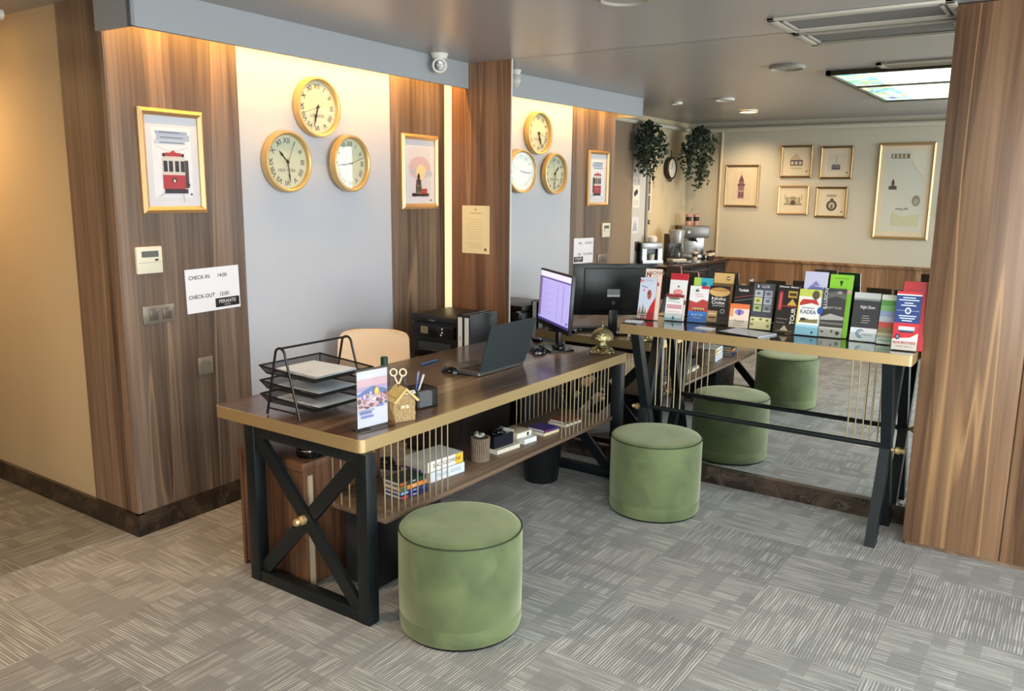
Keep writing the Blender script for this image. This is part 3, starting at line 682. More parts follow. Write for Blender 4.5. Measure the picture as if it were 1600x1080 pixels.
# ------------------------------------------------------------------ desk
DX0, DX1, DY0, DY1, DZ = .70, 1.590, -2.378, -.17, .75
def desk():
    t = thing('reception_desk', 'long reception desk with dark wood top, brass edge and black X braced ends', 'desk', (0, 0, 0))
    b = MB(); b.prism(rrect(DX0+.003, DY0+.003, DX1-.003, DY1-.003, .028), DZ-.046, DZ, DESKTOP); b.build('tabletop', t)
    b = MB(); o = rrect(DX0, DY0, DX1, DY1, .030); i = rrect(DX0+.004, DY0+.004, DX1-.004, DY1-.004, .027); n = len(o)
    def ring(p, z): return [b.bm.verts.new((x, y, z)) for x, y in p]
    r = [ring(i, DZ+.0012), ring(o, DZ+.0006), ring(o, DZ-.050), ring(i, DZ-.0505)]
    fs = [b.bm.faces.new((r[k][j], r[k][(j+1) % n], r[k+1][(j+1) % n], r[k+1][j])) for k in range(3) for j in range(n)]
    bmesh.ops.recalc_face_normals(b.bm, faces=fs); b._set(fs, BRASS, True); b.build('brass_edge', t)
    for y in (-2.348, -.28):
        zt = .699
        for x in (.90, 1.555):
            b = MB(); b.box((x, y-.028, 0), (x+.058, y+.028, zt), BLACKMETAL, .002); b.build('leg', t)
        b = MB(); b.box((.958, y-.026, 0.0), (1.555, y+.026, .05), BLACKMETAL, .002); b.build('foot_rail', t)
        b = MB(); b.box((.958, y-.024, zt-.045), (1.555, y+.024, zt), BLACKMETAL, .002); b.build('top_rail', t)
        for k, (a, c) in enumerate(((( .965, .66), (1.55, .05)), ((.965, .05), (1.55, .66)))):
            v = Vector((c[0]-a[0], c[1]-a[1])); n_ = Vector((-v.y, v.x)).normalized()*.030; ya = y-.012+k*.006
            b = MB(); b.prism([(a[0]+n_.x, a[1]+n_.y), (c[0]+n_.x, c[1]+n_.y), (c[0]-n_.x, c[1]-n_.y), (a[0]-n_.x, a[1]-n_.y)], ya-.010+k*.002, ya+.010+k*.002, BLACKMETAL, 'y'); b.build('cross_brace', t)
        b = MB(); b.lathe([(0, -.075), (.012, -.073), (.017, -.062), (.012, -.052), (.010, -.046), (.019, -.040), (.020, -.024), (.012, -.020), (0, -.020)], BRASS, axis='y', seg=20)
        b.build('brass_knob', t, (1.250, y if y < -1 else y+.10, .355), (0, 0, 0 if y < -1 else pi))
    # hung shelf
    b = MB(); b.box((1.205, -2.232, .366), (1.572, -.31, .386), SHELFWOOD, .003); b.build('shelf', t)
    def rod(x, y):
        r_ = MB(); r_.tube([(x, y, .380), (x, y, .703)], .0030, BRASSROD, 8); r_.build('rod', t)
    for k in range(11): rod(1.560, -2.222+k*.0395)
    for k in range(13): rod(1.560, -.868+k*.0425)
    for k in range(6): rod(1.265+k*.048, -2.222)
    for k in range(11): rod(1.222, -.80+k*.045)
    return t
desk()
t = thing('drawer_pedestal', 'reddish walnut pedestal unit under the near end of the desk', 'cabinet', (.752, -2.300, 0))
b = MB(); b.box((0, 0, 0), (.018, .46, .52), PEDWOOD); b.box((.40, 0, 0), (.418, .46, .52), PEDWOOD); b.box((.018, .02, 0), (.40, .46, .018), PEDWOOD); b.box((.018, .44, .018), (.40, .46, .52), PEDWOOD); b.build('carcass', t)
b = MB(); b.box((-.004, -.006, .52), (.424, .465, .556), PEDWOOD, .003); b.build('top', t)
b = MB(); b.box((.02, .004, .02), (.398, .02, .518), PEDWOOD); b.build('door', t)
b = MB(); b.box((.4195, .02, 0), (.432, .04, .50), plain('pale_edge', (196, 180, 150), .5)); b.build('edge_strip', t)
t = thing('desk_phone', 'black rounded device on the pedestal under the desk', 'device', (1.105, -2.20, .556))
b = MB(); b.lathe([(0, 0), (.055, 0), (.060, .012), (.058, .055), (.050, .066), (0, .068)], BLACKG, seg=28); b.build('body', t)
b = MB(); b.lathe([(.0602, .030), (.0612, .033), (.0602, .036)], CHROME, seg=28); b.build('trim_ring', t)
t = thing('dark_low_box', 'black box standing in for the dark low cabinet under the desk shelf', 'computer', (1.245, -2.14, 0))  # added black box, stands in for a dark low cabinet
b = MB(); b.box((0, 0, .01), (.19, .42, .34), BLACKP, .006); b.build('case', t)
b = MB(); b.box((.006, -.006, .014), (.184, .002, .336), DKGREY, .002); b.build('front_panel', t)
b = MB(); b.box((.085, -.009, .29), (.105, -.005, .30), STEEL); b.build('front_button', t)
# waste bin
t = thing('waste_bin', 'black round waste bin on the floor under the desk', 'bin', (1.235, -.55, 0))
b = MB(); b.lathe([(0, 0), (.095, 0), (.10, .01), (.125, .29), (.129, .295), (.125, .30), (.118, .29), (.095, .02), (0, .02)], BLACKP, seg=36); b.build('bucket', t)
b = MB(); b.lathe([(.125, .270), (.132, .275), (.132, .300), (.122, .302), (.120, .27)], BLACKG, seg=36); b.build('rim', t)

# ------------------------------------------------------------------ brochure counter
def counter():
    t = thing('brochure_counter', 'high narrow counter with brass edge and black X legs in front of the mirror', 'counter', (0, 0, 0))
    x0, x1, y0, y1, z = 1.648, 3.150, -.425, -.012, .960
    b = MB(); b.prism(rrect(x0+.003, y0+.003, x1-.003, y1-.003, .010), z-.045, z, COUNTERTOP); b.build('tabletop', t)
    b = MB(); o = rrect(x0, y0, x1, y1, .012); i = rrect(x0+.004, y0+.004, x1-.004, y1-.004, .009); n = len(o)
    def ring(p, zz): return [b.bm.verts.new((x, y, zz)) for x, y in p]
    r = [ring(i, z+.0012), ring(o, z+.0006), ring(o, z-.050), ring(i, z-.0505)]
    fs = [b.bm.faces.new((r[k][j], r[k][(j+1) % n], r[k+1][(j+1) % n], r[k+1][j])) for k in range(3) for j in range(n)]
    bmesh.ops.recalc_face_normals(b.bm, faces=fs); b._set(fs, BRASS, True); b.build('brass_edge', t)
    for x in (1.745, 3.045):
        for k, (ya, yb) in enumerate(((-.065, -.395), (-.395, -.065))):
            v = Vector((yb-ya, -.91)); n_ = Vector((.028, 0)); xo = x+(.0 if k == 0 else .0)
            b = MB(); b.prism([(ya-n_.x, .912), (ya+n_.x, .912), (yb+n_.x, 0), (yb-n_.x, 0)], x-.026+k*.004, x+.022+k*.004, BLACKMETAL, 'x'); b.build('leg', t)
        s_ = -1 if x < 2 else 1
        b = MB(); b.lathe([(0, .0), (.011, 0), (.011, .012), (.018, .018), (.019, .034), (.010, .042), (.014, .052), (.008, .062), (0, .063)], BRASS, axis='x', seg=20); b.build('brass_knob', t, (x+.026*s_, -.23, .45), (0, 0, 0 if s_ > 0 else pi))
    b = MB(); b.tube([(1.75, -.205, .455), (3.04, -.205, .455)], .0135, BLACKMETAL, 14); b.build('rail', t)
    for k in range(5):
        for xx in (1.790+k*.038, 2.852+k*.036):
            r_ = MB(); r_.tube([(xx, -.205, .458), (xx, -.205, .914)], .0036, BRASSROD, 8); r_.build('rod', t)
counter()

# ------------------------------------------------------------------ stools
def stool(loc, rz, label):
    t = thing('velvet_stool', label, 'stool', loc, rz, 'green velvet drum stools'); r, h = .240, .415
    b = MB(); b.lathe([(r-.004, .012), (r, .03), (r, .075), (r-.0015, .078), (r-.0015, .080), (r+.001, .084), (r+.002, .2), (r+.001, h-.03), (r-.003, h-.012)], GREENVEL, seg=72); b.build('drum', t)
    b = MB(); pr_ = [(r-.003, h-.012), (r-.010, h-.004), (r-.03, h+.001), (r-.10, h+.004), (r-.17, h+.003), (0, h+.001)]; b.lathe(pr_, GREENVEL, seg=72); b.build('seat', t)
    b = MB(); b.tube([((r-.0005)*cos(a), (r-.0005)*sin(a), h-.010) for a in [2*pi*k/72 for k in range(72)]], .0026, GREENPIPE, 8, closed=True); b.build('piping', t)
    b = MB(); b.lathe([(0, 0), (r-.012, 0), (r-.008, .013), (0, .013)], BLACKP, seg=48); b.build('base', t)
    return t
stool((1.869, -2.128, 0), .4, 'green velvet drum stool in front, beside the brass edged desk')
stool((1.972, -.568, 0), 1.9, 'green velvet drum stool further back, in front of the counter and mirror')

# ------------------------------------------------------------------ things on the desk
# letter tray rack
t = thing('letter_tray_rack', 'black wire rack with three mesh letter trays at the near end of the desk', 'letter tray', (0, 0, DZ))
BW = plain('black_wire', (14, 14, 15), .35)
for y in (-2.335, -1.965):
    b = MB(); pts = [(1.205, y, .004)]
    for k in range(9):
        a = R(0+180*k/8); pts.append((1.10+.030*cos(a), y+.0, .262+.030*sin(a)))
    pts.append((1.005, y, .004)); b.tube(pts, .0052, BW, 8); b.tube([(1.012, y, .03), (1.198, y, .03)], .004, BW, 8); b.build('side_frame', t)
b = MB(); b.tube([(1.10, -2.335, .290), (1.10, -1.965, .290)], .005, BW, 8); b.build('handle', t)
tr = []
for i, z in enumerate((.042, .100, .164)):
    cx = 1.11; x0, x1, y0, y1 = cx-.165, cx+.165, -2.318, -1.982; d = .035
    b = MB(); top = [(x0, y0, z+d), (x1, y0, z+d-.02), (x1, y1, z+d-.02), (x0, y1, z+d)]
    b.tube(top, .0038, BW, 8, closed=True)
    bt = [(x0+.02, y0+.02, z), (x1-.02, y0+.02, z), (x1-.02, y1-.02, z), (x0+.02, y1-.02, z)]
    b.tube(bt, .0022, BW, 6, closed=True)
    for p, q in zip(top, bt): b.tube([p, q], .0025, BW, 6)
    w_ = b.build('tray', t)
    m = MB(); m.poly(bt, MESHM)
    for k in range(4): m.poly([top[k], top[(k+1) % 4], bt[(k+1) % 4], bt[k]], MESHM)
    m.build('mesh', w_); tr.append(z)
for i, z in enumerate(tr):
    b = MB(); n = (5, 3, 6)[i]
    for k in range(n):
        a = R(random.uniform(-2, 2)); M = Matrix.Translation((1.11+random.uniform(-.004, .004), -2.15+random.uniform(-.006, .006), z+.0045+k*.0022)) @ Matrix.Rotation(a, 4, 'Z')
        b.box((-.132, -.104, 0), (.132, .104, .0016), PAPER if (i+k) % 3 else plain('bluish_paper', (208, 220, 232), .6), M=M)
    tag(b.build('paper_stack', None, (0, 0, DZ)), ('papers lying in the bottom letter tray', 'papers lying in the middle letter tray', 'white papers lying in the top letter tray')[i], 'papers')
# acrylic flyer stand with a flyer
rz = R(83)
t = thing('flyer_stand', 'clear acrylic upright flyer stand at the near corner of the desk', 'flyer stand', (1.502, -2.222, DZ), rz)
b = MB(); b.box((-.085, -.035, 0), (.085, .035, .003), ACRYLIC); b.build('base', t)
b = MB(); b.box((-.080, -.006, .003), (.080, -.0035, .245), ACRYLIC); b.box((-.080, .0035, .003), (.080, .006, .245), ACRYLIC); b.build('panel', t)
s = Sheet(.150, .225, (238, 232, 242), th=.0008)
s.rect(0, .72, 1, .86, (240, 196, 206)); s.rect(0, .64, 1, .72, (206, 178, 214)); s.pl([(0, .60), (.5, .72), (1, .62), (1, .56), (0, .54)], (122, 142, 196)); s.rect(0, .33, 1, .56, (236, 206, 214))
rr = random.Random(4)
for k in range(26): s.ell(rr.random()*.9+.05, .34+rr.random()*.24, .05+rr.random()*.05, .02+rr.random()*.03, rr.choice([(150, 110, 120), (190, 150, 150), (96, 84, 110), (232, 170, 170), (250, 236, 230), (120, 120, 150)]), 10)
for x, y, c, q in ((.22, .54, (168, 140, 190), .075), (.62, .62, (238, 186, 90), .085), (.82, .52, (222, 90, 90), .05), (.42, .60, (200, 190, 220), .04)): s.ell(x, y, q, q*.8, c); s.ell(x, y+.01, q*.4, q*.6, (250, 214, 120) if q > .08 else (226, 210, 232))
s.rect(.06, .24, .45, .28, (120, 130, 190)); s.rect(.62, .33, .85, .37, (120, 130, 190)); s.rect(.1, .17, .5, .21, (120, 130, 190)); s.text('CAPPADOCIA', .28, .30, .009, (96, 96, 140))
tag(s.build('flyer', None, (1.5025, -2.222, DZ+.012), (0, 0, rz)), 'pink and blue hot air balloon flyer held in the acrylic stand', 'flyer')
# rustic house shaped scissors holder
rz = R(70)
t = thing('wooden_house_holder', 'little rustic wooden house used as a pen and scissors holder by the desk edge', 'desk holder', (1.500, -2.055, DZ), rz)
RB = RUSTIC
b = MB(); b.prism([(-.045, 0), (.045, 0), (.045, .10), (0, .135), (-.045, .10)], -.038, .038, RB, 'y')
rr = random.Random(2)
for k in range(60):
    a = rr.uniform(-.042, .042); z_ = rr.uniform(.005, .10); b.sph((a, -.038, z_), rr.uniform(.004, .010), RB, (1, .5, 1.2), 8)
for k in range(25): b.sph((.045, rr.uniform(-.03, .03), rr.uniform(.005, .09)), rr.uniform(.004, .008), RB, (.5, 1, 1), 8)
b.build('body', t)
b = MB(); b.prism([(-.060, .085), (-.050, .080), (0, .130), (.050, .080), (.060, .085), (0, .142)], -.052, .046, plain('birch_roof', (206, 180, 116), .7, bump=.4, bscale=80, var=.2), 'y'); b.build('roof', t)
for k in range(5):
    b = MB(); b.box((-.0475, -.036+k*.010, .015+k*.01), (-.045, -.031+k*.010, .075), plain('pale_slat', (222, 196, 150), .6)); b.build('slat', t)
s = Sheet(.045, .014, (240, 236, 230)); s.rect(.1, .3, .9, .7, (90, 84, 80)); s.build('name_tag', t, (.024, -.040, .112), (R(-42), 0, 0))
s = Sheet(.05, .02, (0, 0, 0), mat=RB); s.text('M G', .5, .5, .013, (240, 226, 190), bold=.03); s.build('letters', t, (-.004, -.043, .052))
SCW = plain('white_handles', (226, 208, 176), .4)
t = thing('scissors', 'white handled scissors standing in the wooden house holder', 'scissors', (1.492, -2.06, DZ+.145), R(38))
for sx in (-1, 1):
    b = MB(); b.tube([(sx*.019+.0135*cos(a), 0, .052+.0145*sin(a)) for a in [2*pi*k/18 for k in range(18)]], .0034, SCW, 8, closed=True)
    b.tube([(sx*.016, 0, .040), (sx*.010, 0, .022), (sx*.002, 0, .004)], .0034, SCW, 8); b.build('handle', t)
    b = MB(); b.prism([(sx*.002-.004, .006), (sx*.002+.004, .006), (-sx*.003, -.02)], -.001, .001, CHROME, 'y'); b.build('blade', t)
# mesh desk organiser
t = thing('mesh_organiser', 'black wire mesh organiser beside the little wooden house', 'desk organiser', (1.425, -1.845, DZ), R(80))
x0, x1, y0, y1, h_ = -.055, .055, -.045, .055, .082
b = MB()
for z in (.003, h_): b.tube([(x0, y0, z), (x1, y0, z), (x1, y1, z), (x0, y1, z)], .0028, BW, 6, closed=True)
for x, y in ((x0, y0), (x1, y0), (x1, y1), (x0, y1)): b.tube([(x, y, .003), (x, y, h_)], .0028, BW, 6)
b.build('frame', t)
b = MB()
for p, q in (((x0, y0), (x1, y0)), ((x1, y0), (x1, y1)), ((x1, y1), (x0, y1)), ((x0, y1), (x0, y0))): b.poly([(p[0], p[1], .003), (q[0], q[1], .003), (q[0], q[1], h_), (p[0], p[1], h_)], MESHM)
b.poly([(x0, y0, .003), (x1, y0, .003), (x1, y1, .003), (x0, y1, .003)], MESHM); b.build('mesh', t)
b = MB()
for k in range(12): b.box((-.035, -.036+k*.0035, .004), (.035, -.034+k*.0035, .068), PAPER)
tag(b.build('note_paper', None, (1.425, -1.845, DZ), (0, 0, R(80))), 'white note paper standing in the mesh organiser', 'paper')
def pen(loc, d, ln, c, label, lying=False):
    v = Vector(d).normalized(); t = thing('pen', label, 'pen', loc); t.rotation_euler = v.to_track_quat('Z', 'Y').to_euler()
    b = MB(); b.lathe([(0, 0), (.0015, .001), (.0042, .012), (.0042, ln*.7), (0, ln*.7)], plain('pen_%d' % sum(c), c, .35), seg=12); b.build('barrel', t)
    b = MB(); b.lathe([(0, ln*.66), (.0048, ln*.66), (.0048, ln-.004), (.003, ln), (0, ln)], plain('pencap_%d' % sum(c), tuple(int(x*.75+40) for x in c), .35), seg=12); b.tube([(0, .0058, ln*.74), (0, .0058, ln-.004)], .0013, CHROME, 6); b.build('cap', t)
pen((1.40, -1.86, DZ+.02), (-.1, .35, .9), .135, (60, 90, 160), 'blue pen leaning in the mesh organiser')
pen((1.415, -1.875, DZ+.02), (.15, .30, .9), .13, (190, 190, 196), 'grey pen leaning in the mesh organiser')
pen((1.395, -1.89, DZ+.02), (-.15, -.1, .95), .125, (30, 34, 60), 'dark blue pen upright in the mesh organiser')
pen((.868, -1.20, DZ+.0062), (-.06, 1, 0), .155, (70, 130, 190), 'light blue pen lying on the desk near the chair')
# bottle
t = thing('bottle', 'small clear bottle with dark green cap behind the flyer stand', 'bottle', (1.03, -1.655, DZ))
b = MB(); b.lathe([(0, 0), (.026, 0), (.028, .004), (.028, .085), (.022, .098), (.014, .105), (.014, .112)], clear('bottle_plastic', (.86, .9, .86), .3), seg=24); b.build('body', t)
b = MB(); b.lathe([(.0155, .100), (.0175, .100), (.0175, .138), (.015, .141), (0, .141)], plain('green_cap', (28, 66, 52), .4), seg=24); b.build('cap', t)
# laptop
t = thing('laptop', 'open grey laptop with its lid turned to the camera', 'laptop', (1.165, -1.035, DZ), R(-91))
LG = plain('laptop_grey', (58, 66, 70), .45, .3)
b = MB(); b.prism(rrect(-.20, -.125, .20, .125, .012), .004, .020, plain('laptop_deck', (96, 98, 98), .4, .5), 'z'); b.build('base', t)
b = MB()
for r_ in range(6):
    for c_ in range(14): b.box((-.17+c_*.0245, .085-r_*.019-.015, .020), (-.17+c_*.0245+.021, .085-r_*.019, .0222), BLACKP)
b.build('keys', t); b = MB(); b.box((-.05, -.105, .020), (.05, -.045, .0206), DKGREY); b.build('touchpad', t)
lid = MB(); lid.prism(rrect(-.20, 0, .20, .262, .010), 0, .006, LG, 'z'); ld = lid.build('lid', t, (0, .128, .018), (R(73), 0, 0))
b = MB(); b.box((-.188, .014, .0062), (.188, .250, .0066), plain('laptop_screen', (36, 40, 52), .15)); 
sc_ = b.build('screen', ld)
# monitor
def monitor():
    t = thing('monitor', 'black desktop monitor on the desk with a lit table on its screen', 'monitor', (1.195, -.363, DZ), R(-38.3))
    mw, mh = .544, .342; T = Matrix.Translation((0, 0, 1.046-DZ)) @ Matrix.Rotation(R(-3.3), 4, 'X')
    def place(o): o.matrix_basis = T; return o
    b = MB(); b.box((-mw/2, -.010, -mh/2), (mw/2, .012, mh/2), BLACKP, .003); b.box((-.20, .010, -.145), (.20, .022, .145), BLACKP, .010); p = place(b.build('casing', t))
    s = Sheet(mw-.024, mh-.042, (0, 0, 0), th=.0004, mat=plain('screen_glow', (168, 160, 214), .3, emit=.75))
    E_ = lambda c: plain('scr_%d_%d_%d' % c, c, .3, emit=.75)
    s.rect(0, .90, 1, 1, E_((214, 208, 236))); s.rect(0, .86, 1, .885, E_((70, 66, 110))); s.rect(0, .08, .08, .86, E_((110, 92, 140))); s.rect(0, 0, 1, .05, E_((54, 48, 110)))
    for k in range(17): s.rect(.10, .10+k*.044, .97, .104+k*.044, E_((140, 134, 186)))
    for k in range(16):
        s.k = 30; s.rect(.12, .117+k*.044, .30+.1*((k*7) % 3), .125+k*.044, E_((126, 120, 172))); s.rect(.60, .117+k*.044, .66, .125+k*.044, E_((110, 104, 156))); s.rect(.80, .115+k*.044, .825, .131+k*.044, E_((60, 52, 100)))
    s.rect(.94, .09, .98, .13, E_((60, 52, 110))); s.build('screen', p, (0, -.0105, -mh/2+.030))
    b = MB(); b.box((-.042, .021, -.045), (.042, .0235, .006), plain('label_grey', (150, 154, 154), .4)); b.box((-.042, .0235, -.045), (.042, .024, -.032), WHITE); b.build('rear_label', p)
    b = MB(); b.lathe([(.011, .021), (.011, .025), (.007, .025), (.007, .021)], CHROME, c=(0, 0, -.085), axis='y', seg=18); b.build('badge', p)
    b = MB(); b.box((-.030, .012, .02), (.030, .034, .165), BLACKP, .005); b.build('neck', t)
    b = MB(); b.prism([(-.11, -.06), (.11, -.06), (.09, .09), (-.09, .09)], .0, .012, BLACKG, 'z'); b.sph((0, .03, .015), .045, BLACKG, (1, .9, .5)); b.build('stand_base', t)
monitor()
# keyboard and mice
t = thing('keyboard', 'black keyboard on the desk in front of the monitor', 'keyboard', (.955, -.37, DZ), R(-52))
b = MB(); b.prism([(-.075, .0), (.075, .0), (.075, .020), (-.075, .010)], -.21, .21, BLACKP, 'x'); b.build('body', t)
b = MB()
for r_ in range(5):
    for c_ in range(19):
        y = -.062+r_*.0265; z = .0105+(r_+.5)*.0018; b.box((-.20+c_*.0212, y, z), (-.20+c_*.0212+.018, y+.021, z+.006), DKGREY)
b.build('keys', t)
def mouse(loc, rz, label):
    t = thing('computer_mouse', label, 'mouse', loc, rz)
    b = MB(); b.sph((0, 0, .0), .030, BLACKG, (1, 1.75, 1.05), 24)
    for v in b.bm.verts: v.co.z = max(v.co.z, 0)
    b.build('body', t); b = MB(); b.tube([(0, -.034, .026), (0, -.022, .0305)], .004, DKGREY, 8); b.build('wheel', t)
mouse((1.095, -1.235, DZ), R(-80), 'black mouse on the desk left of the laptop')
mouse((1.180, -.510, DZ), R(-30), 'black mouse with a bright highlight in front of the keyboard')
b = MB(); b.box((-.04, -.02, 0), (.04, .02, .026), BLACKG, .004); tag(b.build('card_reader', None, (.965, -.215, DZ), (0, 0, R(5))), 'small black box on the desk behind the keyboard', 'device')
t = thing('desk_microphone', 'black upright handset device on the desk near the mirror', 'device', (.835, -.215, DZ), R(20))
b = MB(); b.lathe([(0, 0), (.04, 0), (.042, .008), (.03, .016), (.012, .026), (0, .028)], BLACKP, seg=20); b.build('base', t)
b = MB(); b.tube([(0, 0, .02), (.004, 0, .07), (0, 0, .12)], [.010, .009, .016], BLACKP, 12); b.build('stem', t)
b = MB(); b.tube([(0, 0, .12), (0, -.004, .15), (0, -.006, .178)], [.020, .022, .018], BLACKG, 14); b.build('head', t)
# counter bell
t = thing('service_bell', 'ornate silver gold service bell at the far corner of the desk', 'bell', (1.462, -.262, DZ)); t.scale = (1.2, 1.2, 1.12)
SB = plain('antique_silver_gold', (196, 184, 140), .22, 1, bump=.8, bscale=90)
b = MB(); prof = [(.0, .005)]
b.lathe([(.058, 0), (.062, .004), (.055, .014), (.040, .024), (.026, .034), (.020, .046), (.018, .060), (.024, .066)], SB, seg=40)
for v in b.bm.verts:
    rr_ = math.hypot(v.co.x, v.co.y); a = math.atan2(v.co.y, v.co.x)
    if rr_ > .03: k = 1+.12*cos(6*a); v.co.x *= k; v.co.y *= k
for k in range(6): a = 2*pi*k/6; b.sph((.060*cos(a), .060*sin(a), .007), .011, SB, (1, 1, .7), 10)
for k in range(6): a = 2*pi*(k+.5)/6; b.sph((.044*cos(a), .044*sin(a), .020), .009, SB, (1, 1, .9), 10)
b.build('base', t)
b = MB(); b.lathe([(.046, .068), (.055, .071), (.056, .078), (.052, .098), (.038, .118), (.018, .130), (0, .133)], SB, seg=40); b.build('dome', t)
b = MB(); b.tube([(0, 0, .130), (0, 0, .155)], .003, SB, 8); b.lathe([(0, .154), (.010, .155), (.013, .160), (.009, .165), (0, .166)], SB, seg=20); b.build('plunger', t)

# ------------------------------------------------------------------ behind the desk
t = thing('office_chair', 'peach leather shell chair behind the desk', 'chair', (.470, -1.195, 0), R(35))
# local: faces +x?  chair faces local -y
b = MB(); g = []
for j in range(13):
    row = []
    for i in range(15):
        u = -1+2*i/14; v = j/12
        v = 1-(1-v)**1.9; dd = (1-v)*.405; half = .222*(1-.07*v)-(  .045-math.sqrt(max(0, .045**2-(.045-dd)**2)) if dd < .045 else 0)
        row.append(Vector((u*half, .17+.05*v-.025*u*u, .46+v*.405-(.012*abs(u)**6 if v > .9 else 0))))
    g.append(row)
def shell(g, th, m, nrm):
    n, k = len(g), len(g[0]); A = [[b.bm.verts.new(p) for p in r_] for r_ in g]; B_ = [[b.bm.verts.new(p+nrm*th) for p in r_] for r_ in g]; fs = []
    for j in range(n-1):
        for i in range(k-1):
            fs.append(b.bm.faces.new((A[j][i], A[j][i+1], A[j+1][i+1], A[j+1][i]))); fs.append(b.bm.faces.new((B_[j][i], B_[j+1][i], B_[j+1][i+1], B_[j][i+1])))
    for j in range(n-1):
        for i in (0, k-1): fs.append(b.bm.faces.new((A[j][i], A[j+1][i], B_[j+1][i], B_[j][i])))
    for i in range(k-1):
        for j in (0, n-1): fs.append(b.bm.faces.new((A[j][i], A[j][i+1], B_[j][i+1], B_[j][i])))
    bmesh.ops.recalc_face_normals(b.bm, faces=fs); b._set(fs, m, True)
shell(g, .028, PEACH, Vector((0, 1, .1)).normalized()); b.build('backrest', t)
b = MB(); b.prism(rrect(-.22, -.24, .22, .20, .08), .43, .475, PEACH, 'z', True); b.build('seat', t)
b = MB(); b.tube([(0, 0, .10), (0, 0, .43)], .022, BLACKMETAL, 14); b.build('post', t)
for k in range(5):
    a = 2*pi*k/5; b = MB(); b.tube([(0, 0, .11), (.16*cos(a), .16*sin(a), .09), (.27*cos(a), .27*sin(a), .06)], [.022, .016, .013], BLACKMETAL, 10); lg = b.build('leg', t)
    b = MB(); b.lathe([(0, -.012), (.024, -.012), (.026, 0), (.024, .012), (0, .012)], BLACKP, axis='y', seg=18); b.build('caster', lg, (.27*cos(a), .27*sin(a), .027))
t = thing('low_cabinet', 'dark low cabinet under the printer behind the desk', 'cabinet', (.18, -.60, 0))
b = MB(); b.box((0, 0, .04), (.50, .52, .63), plain('dark_cabinet', (44, 36, 32), .45), .003); b.build('body', t)
b = MB(); b.box((.006, -.016, .05), (.247, 0, .62), plain('dark_cabinet', (44, 36, 32), .45), .002); d_ = b.build('door', t); b = MB(); b.tube([(.22, -.03, .30), (.22, -.03, .40)], .005, STEEL, 8); b.build('handle', d_)
b = MB(); b.box((.253, -.016, .05), (.494, 0, .62), plain('dark_cabinet', (44, 36, 32), .45), .002); d_ = b.build('door', t); b = MB(); b.tube([(.28, -.03, .30), (.28, -.03, .40)], .005, STEEL, 8); b.build('handle', d_)
b = MB(); b.box((.02, .02, 0), (.48, .50, .04), BLACKP); b.build('plinth', t)
t = thing('printer', 'black multifunction printer with a small screen behind the desk', 'printer', (.225, -.555, .63))
b = MB(); b.box((0, .02, 0), (.375, .39, .225), BLACKP, .008); b.build('body', t)
b = MB(); b.box((-.002, .0, .228), (.377, .392, .272), BLACKP, .008); b.build('scanner_lid', t)
b = MB(); b.box((.02, -.004, .135), (.355, .022, .215), BLACKG, .003); cp = b.build('control_panel', t)
b = MB(); b.box((.085, -.006, .155), (.145, -.003, .200), plain('printer_lcd', (120, 118, 92), .3)); b.build('screen', cp)
for x, z in ((.262, .195), (.262, .172), (.252, .155)):
    b = MB(); b.lathe([(0, -.007), (.0055, -.0065), (.0055, -.003)], WHITE, c=(x, 0, z), axis='y', seg=12); b.build('button', cp)
b = MB(); b.box((.15, -.001, .238), (.20, .001, .246), STEEL); b.build('badge', t)
b = MB(); b.box((.06, .0, .06), (.32, .022, .10), DKGREY); b.box((.10, -.04, .055), (.28, .01, .062), DKGREY, .002); b.build('paper_tray', t)
def binder(x, label, ring):
    t = thing('ring_binder', label, 'binder', (x, -.56, .63), 0, 'ring binders beside the printer')
    b = MB(); b.box((0, .004, 0), (.003, .29, .300), BLACKP); b.box((.045, .004, 0), (.048, .29, .300), BLACKP); b.box((0, 0, 0), (.048, .004, .300), BLACKP); b.build('cover', t)
    b = MB(); b.box((.008, -.001, .03), (.040, 0, .285), WHITE); b.build('spine_label', t)
    b = MB(); b.box((.006, .01, .006), (.042, .28, .292), PAPER); b.build('pages', t)
    if ring:
        for z in (.16, .145): b = MB(); b.lathe([(0, -.0015), (.004, -.0015), (.004, -.0005)], BLACKP, c=(.024, 0, z), axis='y', seg=12); b.build('ring_hole', t)
binder(.607, 'black binder with white spine label standing next to the printer', 1)
binder(.658, 'black binder with white spine label nearer the laptop', 0)

# ------------------------------------------------------------------ things on the desk shelf
SZ = .386
def book(x, y, z, w, d, h, rz, cols, label, txt=None, group=None, cat='book', name='book', tc=(240, 240, 240)):
    """spine faces +x-ish after turning: local -y is the spine; w along the spine, d depth, h thickness"""
    t = thing(name, label, cat, (x, y, z), rz, group)
    c0 = plain('cover_%d_%d_%d' % cols[0], cols[0], .45)
    b = MB(); b.box((-w/2, 0, 0), (w/2, d, .0025), c0); b.box((-w/2, 0, h-.0025), (w/2, d, h), c0); b.box((-w/2, 0, 0), (w/2, .003, h), c0); b.build('cover', t)
    b = MB(); b.box((-w/2+.003, .003, .0025), (w/2-.003, d-.003, h-.0025), plain('page_block', (232, 228, 216), .8)); b.build('pages', t)
    if txt or len(cols) > 1:
        s = Sheet(w*.98, h*.96, cols[0], th=.0004)
        for i, c in enumerate(cols[1:]): s.rect(*[(.0, .1, .26, .9), (.78, 0, 1, 1), (.4, .1, .6, .9)][i], c)
        if txt: s.text(txt, .54, .5, h*.34, tc, bold=.012)
        s.build('spine_print', t, (0, -.0002, h*.02))
    return t
sr = R(84)
G1 = 'travel books stacked flat behind the near rods'
